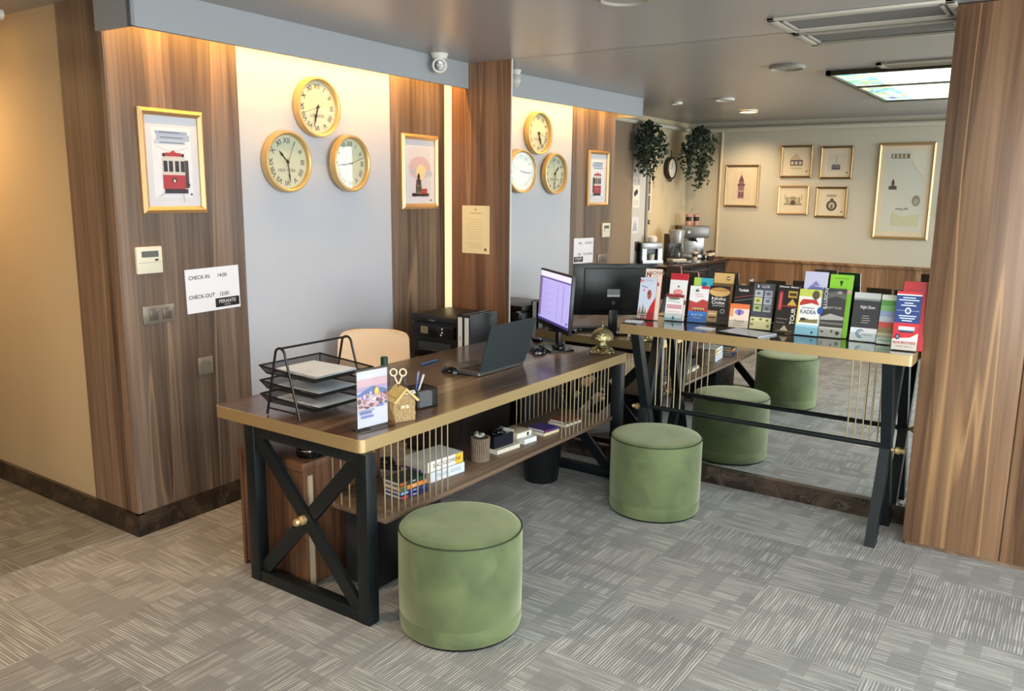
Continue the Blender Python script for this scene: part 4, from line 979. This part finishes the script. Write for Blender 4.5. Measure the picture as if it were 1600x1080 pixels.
for i, (c, tx, h_, lab) in enumerate((((30, 44, 96), 'EUROPE', .018, 'navy and red'), ((44, 62, 120), 'ITALY', .016, 'navy and light blue'), ((214, 130, 50), 'SPAIN', .020, 'orange and green'), ((24, 60, 56), 'ASIA', .018, 'dark green and rust'))):
    c2 = ((178, 62, 56), (120, 170, 200), (28, 96, 78), (170, 84, 44))[i]
    book(1.49-.003*i, -1.965, SZ+(0, .019, .036, .057)[i], .155, .11, h_, sr, [c, c2], '%s spined book, %s in the small stack under the desk' % (lab, ('lowest', 'second from bottom', 'third from bottom', 'topmost')[i]), tx, G1)
book(1.455, -1.70, SZ, .225, .155, .048, sr, [(214, 222, 230)], 'thick pale blue white book, lower of the two big shelf books', 'TRAVEL GUIDE', 'big guide books', tc=(140, 150, 160))
book(1.450, -1.705, SZ+.048, .225, .155, .050, sr, [(236, 236, 228), (236, 236, 228), (238, 184, 50)], 'thick white and yellow book, upper of the two big shelf books', 'ENCYCLOPEDIA', 'big guide books', tc=(40, 40, 44))
book(1.40, -1.83, SZ, .02, .12, .055, sr, [(92, 40, 130)], 'small purple spined book between the two book stacks')
# bark pot with things in it
t = thing('bark_pot', 'rough bark covered cup standing on the shelf beside the big books', 'pot', (1.43, -1.415, SZ))
BK = plain('grey_bark', (120, 104, 86), .8, bump=.8, bscale=60, var=.4)
b = MB(); b.lathe([(0, 0), (.038, 0), (.040, .02), (.037, .07), (.042, .118), (.036, .118), (.034, .03), (0, .03)], BK, seg=26)
for k in range(26):
    a = 2*pi*k/26; b.tube([(.040*cos(a), .040*sin(a), .002), (.041*cos(a+.06), .041*sin(a+.06), .06), (.043*cos(a-.03), .043*sin(a-.03), .119)], [.006, .0045, .005], BK, 6)
b.build('body', t)
b = MB()
rr = random.Random(9)
for k in range(9): b.sph((rr.uniform(-.022, .022), rr.uniform(-.022, .022), .122+rr.uniform(0, .018)), rr.uniform(.008, .014), plain('clear_beads', (150, 152, 140), .15, .3), (1, 1, .8), 10)
tag(b.build('decorative_bead', None, (1.43, -1.415, SZ)), 'shiny pale pebbles heaped in the bark cup', 'pebbles', kind='stuff')
book(1.46, -1.215, SZ, .175, .12, .024, sr, [(214, 208, 190)], 'cream book lying under the black box on the shelf')
t = thing('storage_box', 'black box with a white side holding dark clutter on the shelf', 'box', (1.435, -1.225, SZ+.024), sr)
b = MB(); b.box((-.075, 0, 0), (.075, .10, .004), BLACKP); b.box((-.075, 0, 0), (.075, .003, .062), plain('navy_black', (16, 18, 32), .4)); b.box((-.075, .097, 0), (.075, .10, .062), BLACKP); b.box((-.075, 0, 0), (-.072, .10, .062), BLACKP); b.build('shell', t)
b = MB(); b.box((.072, 0, 0), (.0755, .10, .072), WHITE); b.build('side_panel', t)
b = MB(); rr = random.Random(5)
pts = [(rr.uniform(-.06, .06), rr.uniform(.015, .085), .05+rr.uniform(0, .035)) for k in range(22)]
b.tube(pts, .004, BLACKG, 6); b.sph((.0, .05, .035), .035, BLACKP, (1.4, .9, .8)); 
tag(b.build('cable_bundle', None, (1.435, -1.225, SZ+.024), (0, 0, sr)), 'tangled black cables heaped in the black box', 'cables')
book(1.47, -1.03, SZ, .10, .12, .030, sr, [(226, 228, 230)], 'white booklet lying flat right of the black box')
t = thing('photo_frame', 'pale wooden box on the white booklet on the shelf', 'box', (1.44, -1.045, SZ+.030), sr)
b = MB(); b.box((-.06, 0, 0), (.06, .12, .030), plain('beige_box', (186, 172, 146), .6), .002); b.build('body', t)
b = MB(); b.box((-.058, -.001, .003), (.058, .0, .026), WHITE); b.box((.02, -.002, .005), (.035, -.0005, .022), BLACKP); b.build('label', t)
book(1.475, -.83, SZ, .13, .13, .018, sr, [(222, 210, 170)], 'yellowish book under the purple leaflet on the shelf')
book(1.473, -.83, SZ+.018, .12, .12, .014, sr, [(70, 50, 120), (120, 44, 80)], 'purple and red leaflet on top of the yellowish book')
book(1.475, -.60, SZ, .16, .12, .014, sr, [(226, 220, 206)], 'thin cream book near the far rods on the shelf')
book(1.47, -.60, SZ+.014, .14, .11, .014, sr, [(120, 64, 36), (60, 80, 46)], 'brown covered booklet lying on the thin cream book')

# ------------------------------------------------------------------ brochures on the counter
CZ = .9612
def holder(x, y, rz, w, h, label, lean=R(12), ghost=None):
    t = thing('brochure_holder', label, 'brochure holder', (x, y, CZ), rz, 'clear brochure holders on the counter')
    b = MB(); b.box((-w/2-.003, -.004, 0), (w/2+.003, .075, .002), ACRYLIC); b.build('base', t)
    b = MB(); M = Matrix.Rotation(-lean, 4, 'X'); b.box((-w/2-.003, .034, .004), (w/2+.003, .036, h), ACRYLIC, M=M); b.build('back_panel', t)
    b = MB(); b.box((-w/2-.003, -.006, .0), (w/2+.003, -.004, .045), ACRYLIC, M=M); b.build('front_lip', t)
    return t
def brochure(x, y, rz, w, h, base, art, label, dy=0, dz=.003, lean=R(12), n=10, side=None):
    if base == (138, 204, 52): side = (52, 72, 50)
    s = Sheet(w, h, base, th=.001); art(s)
    s.box((-w/2, .0009*n, 0), (w/2, .0009*n+.0012, h), ink(side) if side == (52, 72, 50) else plain('kraft_back', (96, 78, 62), .7))
    s.box((-w/2, .0002, 0), (w/2, .0009*n, h*.995), ink(side) if side else plain('brochure_pages', (112, 92, 72), .6))
    o = s.build('brochure', None, (x-sin(rz)*dy, y+cos(rz)*dy, CZ+dz), (0, 0, 0)); o.rotation_euler = Euler((-lean, 0, rz), 'XYZ')
    return tag(o, label, 'brochure', 'travel brochures on the counter')
WH = (240, 238, 236); RD = (196, 36, 46); BKc = (34, 32, 34)
def a1(s):
    s.pl([(.5, 0), (1, .0), (1, .55), (.72, .32), (.55, .12)], RD); s.rect(0, 0, .5, .10, (150, 44, 40)); s.text('N', .09, .05, .018, WH, bold=.03); s.text('NONN', .32, .05, .011, WH)
    s.ell(.62, .60, .13, .12, (176, 92, 84)); s.ell(.56, .64, .06, .05, (120, 60, 60)); s.line(.1, .80, .5, .76, .004, (40, 90, 100)); s.ell(.28, .70, .05, .03, (220, 120, 130))
    for x, hh, c in ((.12, .34, (190, 110, 90)), (.3, .38, (90, 120, 110)), (.45, .3, (170, 140, 90))): s.pl([(x-.09, .12), (x+.09, .12), (x, hh)], c)
    s.text('N', .09, .92, .018, (196, 60, 66), bold=.03); s.text('NONN', .45, .93, .014, (180, 170, 190))
def a1b(s): s.text('N', .2, .88, .026, (120, 30, 40), bold=.04); s.text('NONN', .66, .92, .020, (130, 100, 96), bold=.01); s.text('CRUISES', .66, .86, .007, (150, 120, 110)); s.line(.1, .76, .6, .72, .005, (40, 60, 70)); s.ell(.75, .7, .15, .04, (186, 96, 90))
def a2(s):
    s.rect(0, .88, 1, 1, (150, 44, 54)); s.rect(0, 0, 1, .10, (170, 206, 220)); s.pl([(.4, .04), (.6, .04), (.5, .2)], (60, 120, 130)); s.rect(.08, .46, .92, .60, (214, 130, 148)); s.text('BOSPHORUS', .5, .53, .010, WH, wid=.75); s.ell(.45, .84, .35, .05, (120, 116, 100)); s.line(.1, .75, .8, .70, .003, (90, 140, 160)); s.rect(.1, .32, .85, .35, (230, 180, 190))
def a2b(s): s.rect(0, .86, 1, 1, (190, 40, 56)); s.ell(.5, .72, .05, .02, BKc); s.ell(.5, .60, .28, .06, (226, 130, 126)); s.text('TOURS', .5, .60, .010, WH); s.pl([(0, .40), (.3, .50), (.7, .50), (1, .42), (1, .34), (0, .34)], (110, 104, 88))
def a3(s):
    s.rect(0, 0, 1, .30, (60, 122, 200)); s.text('BLUE LINE', .5, .20, .009, WH, wid=.6); s.text('TOURS', .5, .12, .008, WH, wid=.4); s.pl([(0, .30), (1, .30), (1, .60), (.7, .64), (.4, .54), (0, .60)], (190, 70, 66))
    for x in (.3, .45, .6, .75): s.ell(x, .36, .09, .05, (196, 166, 110)); s.ell(x, .33, .05, .03, (60, 50, 60))
    s.ell(.4, .86, .1, .02, BKc); s.line(.3, .88, .45, .92, .004, BKc); s.rect(.6, .93, 1, 1, (206, 40, 56)); s.lines(.25, .8, .72, .78, 2, (230, 170, 176), .02)
def a3b(s): s.rect(0, .0, .38, 1, (170, 206, 90)); s.rect(.38, .0, 1, 1, (60, 170, 190)); s.ell(.55, .86, .14, .05, (30, 110, 150)); s.ell(.8, .8, .12, .05, (120, 210, 210))
def a4(s):
    s.ell(.5, .84, .52, .12, (226, 186, 120)); s.ell(.5, .90, .46, .05, (200, 146, 84)); s.text('Night', .5, .66, .017, WH, wid=.72, bold=.02); s.text('Cruise', .48, .56, .018, WH, wid=.66, bold=.02); s.text('BOSPHORUS', .52, .475, .007, WH, wid=.6)
    s.ell(.74, .34, .12, .06, (190, 190, 186)); s.ell(.74, .34, .09, .045, (60, 62, 62)); s.rect(.0, .04, .5, .34, (196, 150, 106)); s.rect(.08, .14, .44, .18, (70, 50, 40)); s.rect(.08, .24, .44, .28, (226, 200, 150))
def a4b(s): s.rect(0, .80, 1, 1, (216, 176, 112)); s.rect(0, .74, 1, .80, (120, 90, 60)); s.ell(.72, .90, .10, .04, (120, 30, 40)); s.rect(.66, .89, .80, .91, WH); s.rect(0, .60, 1, .74, (150, 110, 64))
def a5(s): s.rect(0, .80, 1, 1, (232, 120, 70)); s.rect(0, .45, .2, .8, (236, 160, 110)); s.ell(.5, .66, .24, .12, (150, 130, 190)); s.rect(.46, .52, .54, .74, (70, 60, 130)); s.text('Turkish', .52, .28, .012, BKc, wid=.5); s.lines(.2, .8, .1, .18, 2, (190, 150, 130), .02)
def a5b(s): s.text('Turkish', .45, .88, .014, WH, wid=.5, bold=.02); s.line(.05, .70, .95, .78, .003, (170, 60, 70)); s.rect(.1, .52, .6, .56, (190, 60, 60)); s.line(.05, .62, .95, .70, .002, (150, 150, 160)); s.rect(.1, .44, .7, .48, (110, 30, 40))
def a6(s):
    s.text('LUX', .58, .93, .014, (226, 226, 230), wid=.36); s.rect(.18, .90, .24, .96, (220, 220, 224))
    for i, (x, y, c) in enumerate(((.08, .72, (176, 180, 184)), (.54, .72, (150, 154, 170)), (.08, .56, (206, 200, 130)), (.54, .56, (166, 172, 188)), (.08, .40, (170, 180, 120)), (.54, .40, (130, 136, 140)))):
        s.rect(x, y, x+.38, y+.13, c); s.ell(x+.18, y+.06, .1, .03, tuple(int(k*.6) for k in c)); s.rect(x, y-.012, x+.38, y-.002, (230, 230, 230))
    s.rect(0, 0, 1, .26, (222, 210, 156))
    for x, y in ((.12, .2), (.1, .1), (.8, .2), (.86, .08), (.5, .22)): s.ell(x, y, .07, .025, (110, 120, 60))
def a7(s):
    s.text('Dinner Show', .5, .96, .008, WH, wid=.9, bold=.02); s.rect(.08, .46, .26, .86, (150, 50, 56)); s.rect(.12, .5, .22, .82, (206, 90, 90)); s.rect(.5, .74, .92, .88, (190, 150, 70)); s.rect(.55, .78, .88, .84, (70, 54, 30)); s.pl([(.5, .58), (.95, .58), (.72, .72)], (206, 166, 80)); s.rect(.2, .55, .95, .57, (170, 60, 60))
    s.text('TOUR', .84, .36, .022, (226, 220, 206), rot=R(90), bold=.02); s.pl([(.3, .05), (.7, .05), (.5, .16)], (220, 200, 170)); s.rect(.1, .03, .9, .05, (150, 110, 80)); s.rect(.1, .28, .6, .30, (120, 110, 100)); s.rect(.1, .20, .5, .22, (120, 110, 100))
def a8(s):
    s.rect(0, .84, 1, 1, (196, 206, 90)); s.ell(.75, .88, .16, .1, (96, 80, 62)); s.pl([(0, .62), (.2, .78), (.8, .78), (.95, .66), (.6, .70)], (190, 60, 56)); s.text('KADEA', .5, .50, .020, (52, 62, 120), wid=.68, bold=.02); s.rect(.2, .58, .75, .60, (120, 130, 170))
    s.pl([(.15, .30), (.3, .38), (.6, .34), (.95, .36), (.95, .27), (.15, .27)], (130, 124, 76)); s.ell(.3, .34, .12, .03, (60, 50, 50)); s.rect(0, 0, 1, .22, (160, 212, 232)); s.rect(.72, .04, .80, .09, (40, 50, 90)); s.ell(1.0, .55, .12, .08, (50, 90, 170)); s.rect(.0, .22, .1, .8, (236, 216, 120))
def a8b(s): s.pl([(.1, .70), (.3, .78), (.8, .76), (.95, .70)], (110, 110, 170)); s.pl([(.3, .78), (.5, .86), (.7, .78)], (130, 126, 180)); s.rect(0, .60, 1, .66, (186, 190, 220))
def a9(s):
    s.text('ILLUSION', .14, .78, .018, (230, 230, 230), rot=R(90), wid=None); s.pl([(.25, .90), (.6, .95), (1, .90), (1, .78), (.6, .84), (.25, .80)], (104, 102, 98)); s.ell(.72, .92, .1, .03, (170, 160, 150)); s.text('NIGHT TOUR', .5, .60, .010, (210, 208, 200), wid=.7); s.pl([(0, .40), (.4, .48), (1, .42), (1, .36), (0, .34)], (176, 174, 168)); s.rect(0, .26, 1, .30, (120, 116, 110)); s.rect(0, 0, 1, .20, (196, 192, 180))
    s.ell(.8, .09, .09, .04, (60, 50, 50)); s.ell(.55, .12, .06, .03, (110, 90, 80)); s.rect(.06, .08, .2, .12, (90, 90, 90))
def a9b(s): s.pl([(.42, .90), (.58, .90), (.5, .80)], (30, 40, 20)); s.rect(0, .70, 1, .76, (200, 180, 150)); s.rect(.2, .93, .8, .95, (120, 170, 40))
def a10(s):
    s.rect(0, .88, 1, 1, (206, 208, 204)); s.rect(0, .84, 1, .88, (150, 152, 150)); s.text('Night Show', .55, .70, .015, (236, 236, 236), wid=.55, bold=.01); s.lines(.35, .7, .38, .52, 4, (190, 190, 190), .012); s.rect(0, 0, 1, .27, (238, 238, 238))
    for q, c in ((.17, (60, 130, 160)), (.13, (238, 238, 238)), (.11, (44, 90, 130)), (.075, (238, 238, 238))): s.ell(.38, .15, q, q*.55, c)
    s.rect(.42, .08, .6, .2, (238, 238, 238)); s.text('marina', .64, .13, .011, (50, 80, 120), wid=.34)
def a11(s):
    for i, c in enumerate(((236, 236, 226), (190, 180, 150), (150, 130, 90), (206, 90, 76), (190, 196, 210), (150, 170, 206), (130, 190, 120), (90, 160, 80), (220, 222, 210))): s.rect(0, i*.112, 1, (i+1)*.112, c)
    s.rect(.1, .06, .9, .09, (120, 170, 130)); s.ell(.5, .05, .2, .02, (180, 210, 190))
def a12(s):
    s.rect(0, .46, 1, .93, (22, 52, 116)); s.rect(0, .93, 1, .95, WH)
    for y, w_ in ((.89, .5), (.85, .8), (.80, .35), (.76, .6), (.58, .7), (.54, .6), (.50, .4)): s.rect(.5-w_/2, y-.008, .5+w_/2, y+.010, (206, 214, 230))
    s.ell(.5, .67, .12, .055, WH); s.ell(.5, .67, .08, .036, (60, 90, 140)); s.line(.05, .67, .38, .67, .001, WH); s.line(.62, .67, .95, .67, .001, WH)
    s.pl([(0, 0), (1, 0), (1, .30), (.7, .22), (.3, .20), (0, .18)], (240, 224, 210)); s.rect(.2, .34, .84, .40, (226, 232, 240)); s.rect(.2, .315, .84, .34, (60, 80, 120)); s.rect(.25, .30, .8, .315, (30, 30, 40)); s.ell(.2, .22, .10, .05, (34, 30, 50)); s.ell(.2, .22, .06, .03, (120, 120, 150))
    s.text('BLUE BROTHERS', .5, .125, .013, (190, 60, 60), wid=.88, bold=.02); s.text('TRAVEL AGENCY', .5, .06, .007, (190, 90, 80), wid=.7)
nop = lambda s: None
#      x      y     rz  w     h     base      art  label            back: (h, base, art, label, dx)
BR = [(1.709, -.216, 8, .098, .240, (206, 214, 232), a1, 'red and pale blue brochure with a map, leftmost on the counter', (.292, (232, 214, 196), a1b, 'taller cream brochure with a big letter N behind the leftmost one', .022), RD),
 (1.852, -.152, 6, .102, .150, (240, 240, 238), a2, 'short white and pink brochure with red side, second from the left', (.270, (238, 236, 234), a2b, 'white brochure with red top band behind the short pink one', .008), RD),
 (1.985, -.130, 6, .108, .205, (240, 238, 236), a3, 'white, red and blue brochure between the pink one and the night cruise one', (.252, (60, 170, 190), a3b, 'turquoise and lime brochure behind the white, red and blue one', .012), None),
 (2.095, -.115, 3, .112, .212, BKc, a4, 'black night cruise brochure with a golden bridge', (.285, (150, 110, 64), a4b, 'tall golden brown brochure behind the black night cruise one', .010), None),
 (2.240, -.172, 6, .104, .130, (240, 214, 196), a5, 'short orange and white brochure in front of the black Turkish one', (.232, (26, 20, 24), a5b, 'black Turkish night brochure with red lines behind the short orange one', .012), None),
 (2.352, -.148, 3, .112, .248, (72, 74, 84), a6, 'grey brochure with six small photos in a grid', None, None),
 (2.488, -.180, -2, .112, .252, (36, 32, 32), a7, 'black brochure with red column and gold frames right of the photo grid one', None, None),
 (2.600, -.176, 1, .116, .238, (240, 238, 232), a8, 'white and pale blue brochure with blue lettering below the lilac one', (.330, (196, 196, 222), a8b, 'tall lilac brochure with a blue mosque behind the white lettered one', .016), None),
 (2.718, -.162, 2, .112, .250, (62, 60, 60), a9, 'dark grey brochure with landscape strips in front of the green one', (.322, (138, 204, 52), a9b, 'tall bright green brochure rising behind the dark grey one', .022), None),
 (2.880, -.180, 2, .124, .242, (58, 58, 60), a10, 'charcoal brochure with a white foot and a blue wave emblem', None, None),
 (2.985, -.200, -2, .076, .240, (236, 236, 226), a11, 'narrow brochure of coloured stripes left of the red and blue one', None, None),
 (3.092, -.318, 4, .108, .278, (200, 30, 42), a12, 'red and blue coach tour brochure at the right end of the counter', (.325, (176, 34, 40), nop, 'plain red card standing behind the red and blue coach brochure', .024), RD)]
OR = ['first', 'second', 'third', 'fourth', 'fifth', 'sixth', 'seventh', 'eighth', 'ninth', 'tenth', 'eleventh', 'twelfth']
for i, (x, y, rz, w, h, base, art, lab, back, side) in enumerate(BR):
    rz = R(rz); holder(x, y, rz, w, h*.82 if not back else back[0]*.8, 'clear acrylic brochure holder, %s from the left on the counter' % OR[i])
    brochure(x, y, rz, w, h, base, art, lab, 0.0, .004, n=6, side=side)
    if back: brochure(x+back[4], y, rz, w, back[0], back[1], back[2], back[3], .018, .003, n=8, side=side)
# loose things on the counter
b = MB(); b.box((-.045, -.028, 0), (.045, .028, .004), PAPER); tag(b.build('business_card', None, (2.10, -.285, CZ), (0, 0, R(-8))), 'white card lying on the counter before the night cruise brochure', 'card')
b = MB(); b.box((-.12, -.09, 0), (.12, .09, .006), plain('folder_white', (206, 210, 220), .3)); b.box((-.121, -.091, 0), (.121, -.088, .0065), BLACKP); tag(b.build('booklet', None, (2.335, -.30, CZ), (0, 0, R(-14))), 'glossy pale booklet lying flat before the short orange brochure', 'booklet')
b = MB(); b.box((-.05, -.03, 0), (.05, .03, .003), PAPER); tag(b.build('business_card', None, (1.682, -.30, CZ), (0, 0, R(14))), 'white card lying at the left end of the counter', 'card')

# ------------------------------------------------------------------ coffee bar behind the camera's left, seen in the mirror
t = thing('coffee_bar', 'dark coffee bar with stone top along the wall, seen in the mirror', 'bar counter', (.003, 0, 0))
b = MB(); b.box((-.37, -5.14, .885), (.24, -3.50, .92), plain('dark_stone', (46, 38, 36), .15, coat=.5, var=.3), .003); b.build('bar_top', t)
b = MB(); b.box((-.37, -5.14, .06), (.19, -3.52, .885), plain('dark_blue_cabinet', (38, 44, 50), .4)); b.build('body', t)
for k in range(3):
    b = MB(); b.box((.19, -5.06+k*.52, .10), (.205, -4.57+k*.52, .87), plain('dark_blue_cabinet', (38, 44, 50), .4), .002); d_ = b.build('door', t)
    b = MB(); b.tube([(.22, -4.90+k*.52, .80), (.22, -4.74+k*.52, .80)], .005, STEEL, 8); b.build('handle', d_)
BT = .92
t = thing('espresso_machine', 'steel espresso machine in the corner of the coffee bar', 'coffee machine', (-.16, -4.93, BT), R(140))
b = MB(); b.box((-.15, -.02, 0), (.15, .15, .36), STEEL, .008); b.build('body', t)
b = MB(); b.box((-.17, -.14, .24), (.17, .15, .38), plain('steel_dark', (110, 108, 106), .35, .7), .010); b.build('head', t)
b = MB(); b.box((-.15, -.15, 0), (.15, .0, .045), STEEL, .004); b.build('drip_tray', t)
b = MB(); b.lathe([(.032, .20), (.032, .245), (0, .245), (0, .20)], BLACKP, c=(0, -.09, 0), seg=20); b.tube([(0, -.12, .215), (0, -.22, .205)], .010, BLACKP, 10); b.build('portafilter', t)
b = MB(); b.tube([(.14, -.12, .27), (.16, -.16, .20), (.15, -.17, .08)], .005, CHROME, 8); b.build('steam_wand', t)
b = MB(); b.lathe([(0, -.145), (.018, -.145), (.018, -.138)], CHROME, c=(.08, 0, .31), axis='y', seg=16); b.build('dial', t)
t = thing('coffee_maker', 'white and black drip coffee maker between grinder and espresso machine', 'coffee maker', (-.16, -4.42, BT), R(125))
b = MB(); b.box((-.085, -.02, 0), (.085, .09, .30), BLACKP, .006); b.build('body', t)
b = MB(); b.lathe([(.075, .20), (.095, .34), (.09, .35), (0, .35)], plain('silver_grey', (158, 160, 162), .3, .4), c=(0, -.05, 0), seg=28); b.build('filter_basket', t)
b = MB(); b.lathe([(0, .02), (.06, .02), (.072, .06), (.060, .13), (.045, .15), (.05, .165)], clear('carafe_glass', (.8, .78, .74), .4), c=(0, -.06, 0), seg=24); b.build('carafe', t)
b = MB(); b.box((-.09, -.14, 0), (.09, .0, .02), WHITE, .004); b.build('warming_plate', t)
t = thing('coffee_grinder', 'squat black coffee machine with silver front at the bar end', 'coffee machine', (-.20, -3.90, BT), R(125))
b = MB(); b.box((-.13, 0, 0), (.13, .16, .22), BLACKP, .01); b.build('body', t)
b = MB(); b.box((-.125, -.03, .15), (.125, .02, .22), plain('silver_grey', (158, 160, 162), .3, .4), .006); b.box((-.125, -.03, 0), (-.07, .02, .16), plain('silver_grey', (158, 160, 162), .3, .4)); b.box((.07, -.03, 0), (.125, .02, .16), plain('silver_grey', (158, 160, 162), .3, .4)); b.box((-.125, -.05, 0), (.125, .02, .03), plain('silver_grey', (158, 160, 162), .3, .4)); b.build('front_panel', t)
b = MB(); b.lathe([(0, .03), (.03, .03), (.034, .09), (.036, .095)], WHITE, c=(0, -.01, 0), seg=18); tag(b.build('cup', t), None); 
b = MB(); b.lathe([(0, 0), (.05, 0), (.055, .01), (.055, .055), (.03, .07), (0, .07)], WHITE, seg=24); tag(b.build('bowl', None, (-.23, -3.98, BT+.222)), 'small white lidded bowl on top of the squat coffee machine', 'bowl')
def cup(x, y, z, label, c=(226, 206, 180), band=(60, 50, 46), r=.035, h=.09):
    t = thing('paper_cup', label, 'cup', (x, y, z))
    b = MB(); b.lathe([(0, 0), (r*.78, 0), (r*.8, .003), (r, h), (r*1.06, h+.002), (r*.95, h+.004), (r*.76, .006), (0, .006)], plain('cup_%d' % sum(c), c, .5), seg=22); b.build('body', t)
    b = MB(); b.lathe([(r*.90+.001, h*.42), (r*.97+.001, h*.80)], plain('cupband_%d' % sum(band), band, .5), seg=22); b.build('band', t)
cup(.02, -4.62, BT, 'brown banded paper cup on the bar before the coffee maker')
cup(.10, -4.86, BT, 'paper cup right of the espresso machine', (60, 50, 46), (226, 206, 180))
cup(.09, -4.97, BT, 'paper cup at the far end of the bar by the wall', (60, 50, 46), (226, 206, 180))
cup(-.19, -4.88, BT+.382, 'red and white paper cup on top of the espresso machine, left one', (206, 150, 140), (40, 34, 34), .036, .13)
cup(-.13, -4.97, BT+.382, 'red and white paper cup on top of the espresso machine, right one', (206, 150, 140), (40, 34, 34), .036, .13)

# ivy
def ivy(loc, label, w, h, seed, n=900):
    rr = random.Random(seed); t = thing('hanging_ivy', label, 'plant', loc); st = MB(); lf = MB()
    lf.mi(LEAF)
    for k in range(26):
        a = rr.uniform(0, 2*pi); rad = w/2*math.sqrt(rr.random()); L_ = h*(.45+.55*rr.random())*(1-.35*rad/(w/2))
        px = [(0, 0, 0)]; p = Vector((0, 0, 0)); tgt = Vector((cos(a)*rad, sin(a)*rad, 0)); pts = []
        for j in range(14):
            v = j/13; q = Vector((tgt.x*min(1, v*2.6)+.015*sin(7*v+k), tgt.y*min(1, v*2.6)+.015*cos(6*v+k), .05*sin(min(1, v*3)*pi)-L_*v**1.15)); pts.append(q)
        st.tube(pts, .0022, STEM, 5)
        for j in range(n//26):
            v = rr.uniform(.05, 1)*13; i = int(min(12, v)); q = pts[i].lerp(pts[i+1], v-i); s_ = rr.uniform(.024, .042)
            M = Matrix.Translation(q+Vector((rr.uniform(-.03, .03), rr.uniform(-.03, .03), rr.uniform(-.02, .02)))) @ Euler((rr.uniform(.3, 1.5), rr.uniform(-.6, .6), rr.uniform(0, 6.28))).to_matrix().to_4x4()
            o = [(0, 0, 0), (.55, .25, .08), (.45, .7, .05), (0, 1.25, -.12), (-.45, .7, .05), (-.55, .25, .08)]
            vs = [lf.bm.verts.new(M @ (Vector(c)*s_)) for c in o]
            for tri in ((0, 1, 2, 3), (0, 3, 4, 5)):
                f_ = lf.bm.faces.new([vs[x] for x in tri]); f_.material_index = 0
    st.build('stems', t); lf.build('foliage', t, sharp=False)
ivy((-.20, -3.74, 2.37), 'trailing green ivy hanging nearer the grey fascia', .36, .74, 3)
ivy((-.04, -4.78, 2.38), 'trailing green ivy hanging in the corner by the picture wall', .40, .84, 8, 1150)
t = thing('station_clock', 'small round black framed clock on the wall between the hanging ivies', 'clock', (-.365, -4.62, 1.965), R(90))
b = MB(); b.lathe([(0, 0), (.118, 0), (.128, -.01), (.128, -.05), (.112, -.06), (.106, -.045), (0, -.045)], plain('dark_bronze_clock', (52, 40, 30), .4, .4), axis='y', seg=36); b.build('case', t)
b = MB(); b.lathe([(0, -.048), (.106, -.048)], plain('clock_white', (236, 226, 206), .5), axis='y', seg=36); b.build('dial', t)
b = MB(); b.box((-.003, -.050, 0), (.003, -.049, .07), BLACKP); b.box((0, -.050, -.003), (.05, -.049, .003), BLACKP); b.build('hands', t)
b = MB(); b.tube([(0, -.03, .125), (-.01, -.03, .17), (.01, -.03, .20)], .006, BLACKMETAL, 8); b.tube([(-.05, -.03, -.13), (-.02, -.03, -.15), (0, -.03, -.135), (.02, -.03, -.15), (.05, -.03, -.13)], .006, BLACKMETAL, 8); b.build('scrollwork', t)
def poster(y, z, w, h, base, art, label):
    s = Sheet(w, h, base); art(s); tag(s.build('wall_poster', None, (-.342 if y > -4.03 else -.368, y, z), (0, 0, R(90))), label, 'poster')
poster(-3.76, 1.52, .17, .24, (226, 226, 222), lambda s: (s.ell(.45, .7, .2, .12, (60, 60, 70)), s.ell(.65, .62, .16, .12, (40, 40, 50)), s.rect(.15, .1, .85, .35, (210, 208, 200))), 'upper small sheet with dark drawing on the pale strip by the ivy')
poster(-3.76, 1.24, .17, .18, (216, 220, 228), lambda s: (s.pl([(.15, .15), (.85, .15), (.6, .8), (.4, .8)], (170, 176, 192)), s.ell(.5, .7, .1, .1, (196, 200, 212))), 'lower small sheet with pale drawing on the pale strip by the ivy')
poster(-4.16, 1.46, .10, .42, (222, 214, 200), lambda s: (s.rect(.45, .05, .9, .45, (60, 54, 50)), s.rect(.45, .5, .9, .95, (90, 80, 74))), 'tall narrow notice with dark photos under the ivy')
poster(-4.14, 1.33, .09, .05, (50, 44, 40), lambda s: s.rect(.2, .4, .8, .6, (150, 140, 120)), 'tiny dark label below the tall narrow notice')
b = MB(); b.box((-.05, -.012, -.05), (.05, 0, .05), plain('brown_switch', (84, 72, 60), .4), .003); tag(b.build('wall_switch', None, (-.345, -3.83, 1.10), (0, 0, R(90))), 'dark square switch on the pale strip above the coffee bar', 'wall switch')
